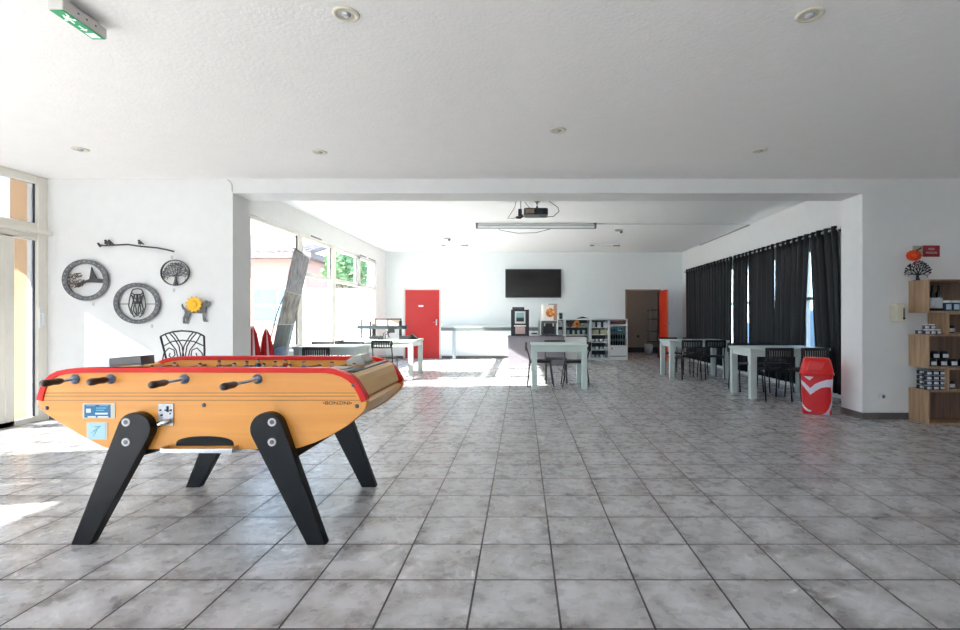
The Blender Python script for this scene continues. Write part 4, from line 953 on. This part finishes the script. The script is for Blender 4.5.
for k, x in enumerate((4.695, 4.77)):
    t_ = thing('wine_bottle', 'dark wine bottle with pale label inside the top cube, %s' % ('left one', 'right one')[k], 'bottle', (x, 5.76, 1.2805), 0, 'wine bottles in the top cube')
    m = MB(); m.lathe([(0,0),(0.033,0),(0.036,0.005),(0.036,0.17),(0.03,0.20),(0.014,0.23),(0.013,0.29),(0,0.29)], (x, 5.76, 1.2805), 18); obj('glass_body', m, mat('wine_glass', (18, 24, 24), 0.1, coat=0.6), t_)
    m = MB(); m.lathe([(0.0362,0.03),(0.0368,0.03),(0.0368,0.15),(0.0362,0.15)], (x, 5.76, 1.2805), 18); obj('label', m, JL, t_)
    m = MB(); m.lathe([(0.0135,0.25),(0.0145,0.25),(0.0145,0.292),(0,0.292)], (x, 5.76, 1.2805), 14); obj('capsule', m, BLACK, t_)

# metal tree art (shared builder)
def branches(m_, p, ang, ln, r_, depth, inside, y, rng):
    q = (p[0] + math.cos(ang)*ln, p[1] + math.sin(ang)*ln)
    if not inside(q): return
    mid = ((p[0]+q[0])/2 + rng.uniform(-1,1)*ln*0.12, (p[1]+q[1])/2 + rng.uniform(-1,1)*ln*0.1)
    m_.tube([(p[0], y, p[1]), (mid[0], y, mid[1]), (q[0], y, q[1])], [r_, r_*0.85, r_*0.7], 6)
    if depth > 0:
        for da in ((-0.5, 0.45, 0.05) if depth > 2 else (-0.6, 0.55)): branches(m_, q, ang+da+rng.uniform(-.2,.2), ln*rng.uniform(0.68,0.85), r_*0.68, depth-1, inside, y, rng)
    else:
        m_.ball((q[0], y, q[1]), r_*3.4, 6)
mt_ = thing('metal_tree', 'black metal tree ornament standing on the shelf unit', 'ornament', (4.62, 5.87, 1.636))
m = MB(); m.box(4.585, 4.67, 5.84, 5.90, 1.636, 1.642); m.tube([(4.62, 5.87, 1.64), (4.615, 5.87, 1.68), (4.62, 5.87, 1.71)], [0.022, 0.014, 0.012])
rng = random.Random(3)
for a in (0.25, 0.75, 1.25, 1.8, 2.35, 2.9): branches(m, (4.62, 1.70), a, 0.06, 0.008, 3, lambda q: (q[0]-4.62)**2+(q[1]-1.77)**2 < 0.165**2 and q[1] > 1.66, 5.87, rng)
obj('branches', m, mat('tree_black', (26, 26, 36), 0.5), mt_)
m = MB()
for k in range(14):
    a = k*2*PI/14; m.ball((4.55+0.065*math.cos(a), 5.84, 1.925+0.035*math.sin(a)), 0.03, 8, 0, (1, 0.5, 1))
m.ball((4.55, 5.83, 1.925), 0.04, 8); m.tube([(4.56, 5.85, 1.89), (4.60, 5.865, 1.82)], 0.004)
tag(obj('orange_flower', m, mat('bright_orange', (250, 80, 20), 0.6, var=0.3, vscale=30)), 'bright orange flower fixed to the top of the metal tree', 'flower')
m = MB(); m.box(4.63, 4.745, 5.955, 5.963, 1.93, 2.055); q = obj('wall_notice', m, mat('beige_notice', (165, 160, 145), 0.6)); tag(q, 'small beige notice left of the red sign', 'notice')
m = MB(); m.box(-0.045, 0.045, 0, 0.003, -0.009, 0.009, 0, Matrix.Translation((4.69, 5.9515, 2.01)) @ Matrix.Rotation(-0.5, 4, 'Y')); obj('printed_mark', m, BLACK, q)
sg = thing('wall_sign', 'dark red rectangular wall sign with white lettering', 'sign', (4.855, 5.955, 1.93))
m = MB(); m.box(4.748, 4.945, 5.953, 5.963, 1.925, 2.058); obj('board', m, mat('sign_red', (150, 20, 28), 0.5), sg, bevel=0.001)
TX = mat('sign_white', (215, 205, 205), 0.5)
text_obj('lettering', 'NOS', 0.036, Matrix.Translation((4.846, 5.952, 2.015)) @ Matrix.Rotation(PI/2, 4, 'X'), TX, sg)
text_obj('lettering', 'SPECIALITES', 0.031, Matrix.Translation((4.846, 5.952, 1.970)) @ Matrix.Rotation(PI/2, 4, 'X'), TX, sg, sx=0.8)
sdp = thing('hand_dryer', 'cream wall mounted dispenser left of the shelf unit', 'dispenser', (4.40, 5.9, 1.16))
m = MB(); m.prism(rounded(4.348, 4.462, 1.155, 1.37, 0.03), 'xz', 5.84, 5.963); obj('body', m, mat('cream_plastic', (222, 214, 192), 0.35), sdp, bevel=0.015, seg=3)
m = MB(); m.box(4.428, 4.441, 5.836, 5.841, 1.19, 1.32); m.ball((4.4345, 5.838, 1.195), 0.014, 10); obj('slot', m, BLACK, sdp)
sk = thing('power_socket', 'white wall socket below the cream dispenser', 'socket', (4.28, 5.96, 0.24))
m = MB(); m.prism(rounded(4.235, 4.325, 0.235, 0.305, 0.008), 'xz', 5.953, 5.963); obj('plate', m, WHITE, sk, bevel=0.002)
m = MB(); m.cyl((4.28, 5.950, 0.27), (4.28, 5.953, 0.27), 0.02); obj('insert', m, mat('socket_grey', (120, 120, 125), 0.5), sk)

# ------------------------------------------------------------------ wall art on the left
ART = mat('weathered_iron', (122, 122, 124), 0.6, metal=0.2, dark=(88, 86, 86), vscale=25)
ARTD = mat('dark_iron', (66, 62, 62), 0.6, var=0.2)
WS = 5.93 / 503
def wp(px, py): return ((px - 522) * WS, 1.2 - (py - 318) * WS)
def plain(m_, pts_px, y0=5.925, y1=5.937, mi=0): m_.prism([wp(*p) for p in pts_px], 'xz', y0, y1, mi); return m_
def ell(cx, cy, rx, ry, n=48, tilt=0):
    P = []
    for i in range(n):
        a = 2*PI*i/n; u, v = rx*math.cos(a), ry*math.sin(a)
        P.append(wp(cx + u*math.cos(tilt)-v*math.sin(tilt), cy + u*math.sin(tilt)+v*math.cos(tilt)))
    return P
def ring_plate(name, cx, cy, rx, ry, k, label, parent, mt=ART, tilt=0):
    m_ = MB(); m_.band(ell(cx, cy, rx, ry, tilt=tilt), ell(cx, cy, rx*k, ry*k, tilt=tilt), 'xz', 5.92, 5.94, closed=True); return obj(name, m_, mt, parent, bevel=0.002)
def line(m_, pts, r_=0.006, y=5.93, n=6): m_.tube([(wp(*p)[0], y, wp(*p)[1]) for p in pts], r_, n)
def art_thing(nm, label, cx, cy, cat='wall art'):
    x, z = wp(cx, cy); return thing(nm, label, cat, (x, 5.93, z))
def pins(par, pts):
    m_ = MB()
    for p in pts: x, z = wp(*p); m_.cyl((x, 5.938, z), (x, 5.965, z), 0.006, n=8)
    obj('fixing_pin', m_, ARTD, par)
a1 = art_thing('iron_wall_plaque', 'oval grey iron wall plaque with bird shape, leftmost on the white wall', 85.5, 300)
rg_ = ring_plate('ring', 85.5, 280, 23.3, 20.6, 0.79, '', a1, tilt=0.12)
m = MB(); plain(m, [(74,288),(80,285.5),(86,282.5),(92,282.5),(103,283),(103.5,279),(97,278.5),(94,273),(91.5,267),(90.3,275),(89.5,279),(84,281),(80,283),(76,286)]); obj('bird_shape', m, ARTD, a1)
m = MB()
rng = random.Random(5)
for k in range(16):
    x, y = 74 + rng.uniform(-6.5, 7), 280 + rng.uniform(-6.5, 6); line(m, [(x + 2.4*math.cos(a*1.05), y + 2.0*math.sin(a*1.05)) for a in range(6)], 0.005)
line(m, [(66,279),(72,284),(80,283),(84,280)], 0.008)
obj('flower_cluster', m, mat('rusty_iron', (118, 92, 82), 0.6, dark=(80, 70, 66), vscale=30), a1); pins(a1, [(85.5,261),(85.5,299)])
m = MB()
rng = random.Random(9)
for k in range(26):
    a = k/26*2*PI + 0.1; x, z = wp(85.5+20.9*math.cos(a), 280+18.5*math.sin(a)); m.ball((x, 5.92, z), 0.006+0.004*rng.random(), 6)
obj('rivet', m, mat('pale_rivet', (175, 175, 178), 0.5), a1)
a2 = art_thing('iron_wall_plaque', 'oval grey iron wall plaque with cicada shape, right of the bird plaque', 137, 323)
ring_plate('ring', 137, 303.3, 23.3, 20.5, 0.80, '', a2, tilt=0.05)
m = MB(); line(m, [(119,304),(129,304)], 0.004); line(m, [(145,304),(156,304)], 0.004)
def mir(pts): return [(274.4-x, y) for x, y in pts]
for P_ in ([(131.5,292),(129.5,299),(128.7,306),(131,313),(134.5,317),(136.5,314.5),(136,308),(133.5,300),(131.5,295)], [(134.5,295),(133,302),(131,309),(133,314)], [(137.2,300),(134,306),(133.5,311),(137.2,316)]):
    line(m, P_, 0.0065); line(m, mir(P_), 0.0065)
line(m, [(131.5,292),(133,289.5),(137.2,288.7),(141.4,289.5),(142.9,292),(141,294.5),(133.4,294.5),(131.5,292)], 0.007)
line(m, [(137.2,294.5),(137.2,304)], 0.010); line(m, [(133,296),(141,304)], 0.006); line(m, [(141.4,296),(133.4,304)], 0.006)
obj('cicada_shape', m, ARTD, a2); pins(a2, [(137,284.5),(137,322)])
m = MB()
for k in range(26):
    a = k/26*2*PI; x, z = wp(137+20.9*math.cos(a), 303.3+18.5*math.sin(a)); m.ball((x, 5.92, z), 0.006+0.004*rng.random(), 6)
obj('rivet', m, mat('pale_rivet', (175, 175, 178), 0.5), a2)
a3 = art_thing('tree_of_life_plaque', 'small round iron plaque with a branching tree on the white wall', 175, 285)
ring_plate('ring', 175.2, 272.7, 14.6, 13, 0.93, '', a3, ARTD)
m = MB(); cx_, cz_ = wp(175.2, 272.7); tx, tz = wp(175.7, 276)
rng = random.Random(11)
m.tube([(wp(175.7,285)[0], 5.93, wp(175.7,285)[1]), (tx, 5.93, wp(0,280)[1]), (tx, 5.93, tz)], [0.03, 0.013, 0.012])
for a in (0.15, 0.7, 1.2, 1.6, 2.1, 2.6, 3.05): branches(m, (tx, tz), a, 0.055, 0.0075, 3, lambda q: ((q[0]-cx_)/0.16)**2+((q[1]-cz_)/0.142)**2 < 1, 5.93, rng)
obj('tree_shape', m, ART, a3); pins(a3, [(175.2,260.2),(175.2,285)])
a4 = art_thing('dog_silhouette', 'flat grey iron dog silhouette on the white wall', 195, 323)
m = MB(); plain(m, [(181.5,305.5),(182.2,303.5),(183.5,307),(186,309),(190,309.3),(196,308.5),(201,306),(203.5,302),(206,300.3),(209.5,301.5),(210.8,303.8),(209.3,306.8),(206.6,306.5),(206,310),(205,315),(205.6,319),(208.2,321.6),(205,322),(203.2,321),(202.5,313.5),(196,313.2),(190.5,313),(189,317),(188,320),(188,323.5),(185,323.8),(186,319.5),(186.5,315.5),(184.8,319),(184.8,323.3),(183,323.5),(183,318),(185,313),(184.5,310.5),(182.5,308.5)])
obj('dog_shape', m, ART, a4); pins(a4, [(188,311),(204,305)])
m = MB(); sx_, sz_ = wp(195, 304.5); P_ = []
for k in range(24):
    a = 2*PI*k/24; rr = 0.105 if k % 2 else 0.078; P_.append((sx_+rr*math.cos(a), sz_+rr*0.95*math.sin(a)))
m.prism(P_, 'xz', 5.905, 5.915); m.ball((sx_, 5.905, sz_), 0.045, 14, 0, (1, 0.3, 1)); m.cyl((sx_, 5.91, sz_), (sx_, 5.93, sz_), 0.008)
tag(obj('yellow_sun_flower', m, mat('sun_yellow', (250, 190, 30), 0.5, var=0.1)), 'yellow sun shaped flower fixed on the iron dog', 'flower')
a5 = art_thing('iron_branch', 'thin iron branch with little birds above the plaques', 136, 250)
m = MB(); line(m, [(98.5,244.8),(104,245.5),(115,245),(128,244.5),(142,246.5),(158,248),(168,250),(174,251.5)], 0.009); line(m, [(98,243.3),(100.5,246.5)], 0.014)
obj('branch', m, ARTD, a5)
for px in (106.5, 110, 140):
    m = MB(); x, z = wp(px, 242.8); m.ball((x, 5.93, z), 0.024, 10, 0, (1.1, 0.6, 0.9)); m.ball((x-0.012, 5.93, z+0.025), 0.014, 8); m.tube([(x+0.015, 5.93, z), (x+0.05, 5.93, z-0.02)], [0.012, 0.004], 6); obj('bird', m, ARTD, a5)
pins(a5, [(104,245.5),(158,248)])
m = MB()
for i, (px, py) in enumerate(((91,304),(150,326),(170,257),(172,290))):
    x, z = wp(px, py); mm = MB(); mm.box(x-0.012, x+0.012, 5.958, 5.964, z-0.02, z+0.02)
    tag(obj('price_tag', mm, mat('tag_paper', (205, 200, 195), 0.6)), 'tiny paper tag on the white wall, %s' % ('below the bird plaque', 'below the cicada plaque', 'above the tree plaque', 'below the tree plaque')[i], 'tag', 'tiny paper tags by the wall art')

# ------------------------------------------------------------------ wrought iron chair behind the table
ic = thing('iron_chair', 'black wrought iron chair with scrolled arched back behind the football table', 'chair', (-1.72*1.0-1.61, 4.9, 0))
YI = 4.9
def ip(px, py): return ((px-522)*YI/503, 1.2-(py-318)*YI/503)
def il(m_, pts, r_=0.006): m_.tube([(ip(*p)[0], YI, ip(*p)[1]) for p in pts], r_, 6)
m = MB(); il(m, [(160.5,336.5),(166,333.8),(173,331.8),(182,330.8),(191,331.5),(198,333),(204,336)], 0.008)
for P_ in ([(160.5,336.5),(164,350),(168,366),(170,388)], [(204,336),(204.5,350),(204,366),(203,388)]): il(m, P_, 0.010)
il(m, [(163.5,346),(172,341.5),(183,340.3),(194,341.5),(204,346)], 0.006)
for s in (-1, 1):
    f_ = lambda pts: [(183 + s*dx, y) for dx, y in pts]
    il(m, f_([(14,332.5),(9,338),(4,346),(2,358),(1,372),(1,388)])); il(m, f_([(11,331.5),(7,336),(1,346),(-1,358)])); il(m, f_([(18,334),(14,341),(7,350),(4,362)], )); 
    il(m, f_([(21,362),(19,353),(14,348),(9,350),(8,355),(11,358),(14,356),(13,353)]))
obj('backrest', m, BLACK, ic)
m = MB(); zs = ip(0, 388)[1]; xa, xb = ip(170,0)[0], ip(203,0)[0]
m.prism([(xa-0.04+0.44*0, YI-0.0)] and rounded(xa-0.05, xb+0.05, YI-0.42, YI-0.01, 0.06), 'xy', zs-0.03, zs-0.012); obj('seat', m, BLACK, ic)
for x in (xa-0.03, xb+0.03):
    for y, dy in ((YI-0.02, 0.04), (YI-0.38, -0.04)):
        m = MB(); m.tube([(x, y, zs-0.03), (x, y+dy*0.3, 0.25), (x, y+dy, 0)], 0.011); obj('leg', m, BLACK, ic)

# ------------------------------------------------------------------ ceiling things
RINGM = mat('spot_cream', (225, 218, 200), 0.4)
spots = [((-0.955, 2.73), 'recessed spotlight in the front ceiling, nearest, left of centre'), ((1.565, 2.735), 'recessed spotlight in the front ceiling, nearest, at right'),
         ((0.316, 4.42), 'recessed spotlight in the front ceiling, near the projector'), ((-2.01, 5.0), 'recessed spotlight in the front ceiling, above the football table'),
         ((2.34, 4.95), 'recessed spotlight in the front ceiling, far right'), ((-4.32, 4.92), 'recessed spotlight in the front ceiling, far left by the glazed doors')]
sp0 = None
for (x, y), lb in spots:
    if sp0 is None:
        sp0 = thing('spotlight', lb, 'spotlight', (x, y, HC), 0, 'recessed ceiling spotlights'); T_ = Matrix.Translation((x, y, HC)) @ Matrix.Rotation(PI, 4, 'X')
        m = MB(); m.lathe([(0.045, 0), (0.072, 0), (0.072, 0.004), (0.066, 0.010), (0.050, 0.010), (0.045, 0.004)], n=28, M=T_); obj('ring', m, RINGM, sp0)
        m = MB(); m.lathe([(0, 0.001), (0.045, 0.001), (0.045, 0.003), (0, 0.003)], n=24, M=T_); obj('recess', m, mat('spot_dark', (95, 88, 80), 0.5), sp0)
        m = MB(); m.ball((x, y, HC-0.006), 0.026, 12, 0, (1, 1, 0.5)); obj('bulb', m, mat('bulb_glass', (190, 195, 200), 0.15), sp0); KID[sp0.name] = kids(sp0)
    else: dup(sp0, (x, y, HC), 0, lb)
# exit sign
def ceil_pt(px, py, z):
    d = 503*(z-1.2)/(318-py); return Vector(((px-522)*d/503, d, z))
P0, P1 = ceil_pt(49, 10, 2.765), ceil_pt(92, 39, 2.765)   # lower viewer edge of the green face
ex = thing('exit_sign', 'green emergency exit sign box hanging from the ceiling at left', 'exit sign', ((P0.x+P1.x)/2, (P0.y+P1.y)/2, HC))
dv = (P1-P0); Lx = dv.length; ux_ = dv.normalized(); uy_ = Vector((0,0,1)).cross(ux_); 
ME = Matrix((( ux_.x, uy_.x, 0, P0.x), (ux_.y, uy_.y, 0, P0.y), (0, 0, 1, P0.z), (0, 0, 0, 1)))
print('EXIT', P0, P1, uy_)
sgn = -1
m = MB(); wE = 0.075
def eb(mb, u0, u1, v0, v1, z0, z1, mi=0): mb.box(u0, u1, v0*sgn, v1*sgn, z0, z1, mi, ME)
eb(m, -0.01, Lx+0.01, 0.0, wE, 0.002, HC-2.765-0.025); obj('housing', m, mat('sign_housing', (214, 210, 206), 0.4), ex, bevel=0.006)
m = MB(); eb(m, 0.0, Lx, 0.03, wE-0.03, HC-2.765-0.025, HC-2.765); obj('mount', m, WHITE, ex)
GR = mat('sign_green', (20, 150, 95), 0.4, emit=0.25)
m = MB(); eb(m, 0, Lx, 0.004, wE-0.004, -0.002, 0.002); fc = obj('face', m, GR, ex)
PW = mat('pictogram_white', (235, 245, 240), 0.5, emit=0.4)
m = MB()
def poly(P): m.prism([(u*Lx, sgn*v*wE) for u, v in P], 'xy', -0.0035, -0.002, 0, ME)
poly([(0.76, 0.2), (0.94, 0.2), (0.94, 0.8), (0.76, 0.8)])
poly([(0.50, 0.45), (0.62, 0.45), (0.62, 0.25), (0.70, 0.5), (0.62, 0.75), (0.62, 0.58), (0.50, 0.58)])
poly([(0.20, 0.35), (0.27, 0.30), (0.34, 0.42), (0.40, 0.38), (0.43, 0.46), (0.33, 0.56), (0.30, 0.52), (0.27, 0.62), (0.34, 0.72), (0.31, 0.90), (0.27, 0.88), (0.28, 0.76), (0.22, 0.66), (0.17, 0.84), (0.09, 0.86), (0.09, 0.78), (0.14, 0.76), (0.20, 0.50), (0.15, 0.56), (0.12, 0.50)])
poly([(0.31+0.03*math.cos(a*PI/5), 0.2+0.1*math.sin(a*PI/5)) for a in range(10)])
obj('pictogram', m, PW, fc, label='white running figure, arrow and door')
m = MB()
for u in (0.3, 0.5, 0.72): eb(m, u*Lx, u*Lx+0.01, wE, wE+0.002, 0.03, 0.038)
obj('screw', m, DARKCH, ex)
# projector
pj = thing('projector', 'black ceiling projector hanging on a bracket near the beam', 'projector', (0.23, 8.4, 2.9))
m = MB(); m.prism(rounded(0.03, 0.43, 8.25, 8.55, 0.05), 'xy', 2.90, 3.01); obj('body', m, mat('projector_black', (34, 38, 48), 0.3), pj, bevel=0.012)
m = MB(); m.cyl((0.36, 8.24, 2.955), (0.36, 8.22, 2.955), 0.04); m.box(0.06, 0.2, 8.245, 8.252, 2.92, 2.99, 1); obj('lens', m, [mat('lens_glass', (20, 26, 40), 0.08), mat('vent_tan', (150, 130, 100), 0.5)], pj)
m = MB(); m.cyl((0.25, 8.4, 3.01), (0.25, 8.4, HC2), 0.02); m.lathe([(0,0),(0.06,0),(0.06,0.015),(0,0.015)], (0.25, 8.4, HC2-0.015)); obj('bracket', m, CHROME, pj)
CB = mat('cable_grey', (80, 80, 84), 0.5)
m = MB(); m.tube([(0.45, 8.4, HC2), (0.60, 8.42, 3.05), (0.62, 8.4, 2.98), (0.52, 8.38, 2.89), (0.38, 8.4, 2.885), (0.30, 8.4, 2.90)], 0.006); m.tube([(-0.10, 8.4, HC2), (-0.12, 8.4, 3.05), (-0.24, 8.4, 2.86), (-0.14, 8.4, 2.86), (-0.05, 8.4, 2.91), (0.03, 8.4, 2.93)], 0.005); m.tube([(-0.02, 8.4, HC2), (-0.02, 8.4, 3.06), (-0.03, 8.4, 2.98)], 0.006); m.tube([(0.05, 8.5, HC2), (0.12, 8.45, 3.06), (0.18, 8.42, 3.01)], 0.005)
obj('cable', m, CB, pj)
m = MB(); m.prism(rounded(-0.065, 0.0, 2.90, 3.02, 0.015), 'xz', 8.38, 8.42); m.tube([(-0.10, 8.4, 2.88), (-0.03, 8.4, 2.875), (0.02, 8.4, 2.91)], 0.022); obj('power_adapter', m, BLACKP, pj)
sc = thing('projection_screen', 'long white rolled projection screen case under the back ceiling', 'projection screen', (0.3, 10.4, 3.05))
m = MB(); m.box(-0.91, 1.49, 10.34, 10.46, 3.055, 3.13); obj('case', m, mat('screen_case_white', (225, 228, 228), 0.4), sc, bevel=0.006)
m = MB(); m.box(-0.91, 1.49, 10.335, 10.34, 3.10, 3.112); m.box(-0.91, 1.49, 10.36, 10.44, 3.046, 3.055); obj('weight_bar', m, mat('grey_bar', (140, 150, 155), 0.4), sc)
m = MB(); m.box(-0.95, -0.91, 10.34, 10.46, 3.05, HC2); m.box(1.49, 1.53, 10.34, 10.46, 3.05, HC2); obj('bracket', m, mat('bracket_grey', (110, 115, 118), 0.5), sc)
m = MB(); m.tube([(-0.6, 10.6, HC2-0.004), (-0.45, 10.7, HC2-0.09), (-0.1, 11.0, HC2-0.10), (0.3, 11.0, HC2-0.09), (0.7, 10.9, HC2-0.004)], 0.006); tag(obj('hanging_cable', m, CB), 'thin cable sagging from the back ceiling behind the projector', 'cable')
m = MB(); m.box(1.54, XRB-0.001, 10.42, 10.45, HC2-0.022, HC2); tag(obj('cable_trunking', m, WHITE), 'thin white cable trunking across the back ceiling', 'trunking')
m = MB(); m.box(XRB-0.024, XRB-0.001, 10.5, 13.4, HC2-0.03, HC2-0.005); tag(obj('cable_trunking', m, mat('grey_trunking', (150, 152, 150), 0.5)), 'grey cable trunking along the top of the right wall', 'trunking')
for k, (x0_, x1_) in enumerate(((-2.12, -1.42), (1.80, 2.58))):
    lt = thing('batten_light', 'slim ceiling light fixture in the back room, %s' % ('left of the television', 'right of the television')[k], 'ceiling light', ((x0_+x1_)/2, 13.3, HC2-0.06), 0, 'slim back ceiling light fixtures')
    m = MB(); m.box(x0_, x1_, 13.24, 13.36, HC2-0.05, HC2); obj('housing', m, WHITE, lt, bevel=0.008)
    m = MB(); m.box(x0_, x0_+0.10, 13.235, 13.30, HC2-0.056, HC2-0.04); m.box(x1_-0.18, x1_, 13.235, 13.30, HC2-0.056, HC2-0.04); obj('end_cap', m, mat('cap_grey', (100, 100, 100), 0.5), lt)
for k, (x, y) in enumerate(((-1.83, 12.3), (2.15, 11.17))):
    o = thing('spotlight', 'small recessed spotlight in the back room ceiling, %s' % ('at left', 'at right')[k], 'spotlight', (x, y, HC2)); T_ = Matrix.Translation((x, y, HC2)) @ Matrix.Rotation(PI, 4, 'X')
    m = MB(); m.lathe([(0,0),(0.09,0),(0.085,0.02),(0.05,0.03),(0,0.03)], n=20, M=T_); obj('ring', m, mat('spot_grey', (170, 168, 165), 0.4), o)
    m = MB(); m.ball((x+0.05, y, HC2-0.04), 0.035, 10); obj('bulb', m, mat('spot_dark', (95, 88, 80), 0.5), o)
# beam cable
m = MB(); m.tube([(-3.49, 5.957, 2.835), (-3.46, 5.957, 2.82), (-3.436, 5.957, 2.78), (-3.433, 5.957, 2.70)], 0.006); tag(obj('wall_cable', m, mat('cable_white', (205, 200, 195), 0.5)), 'thin pale cable bending at the top of the left pillar', 'cable')
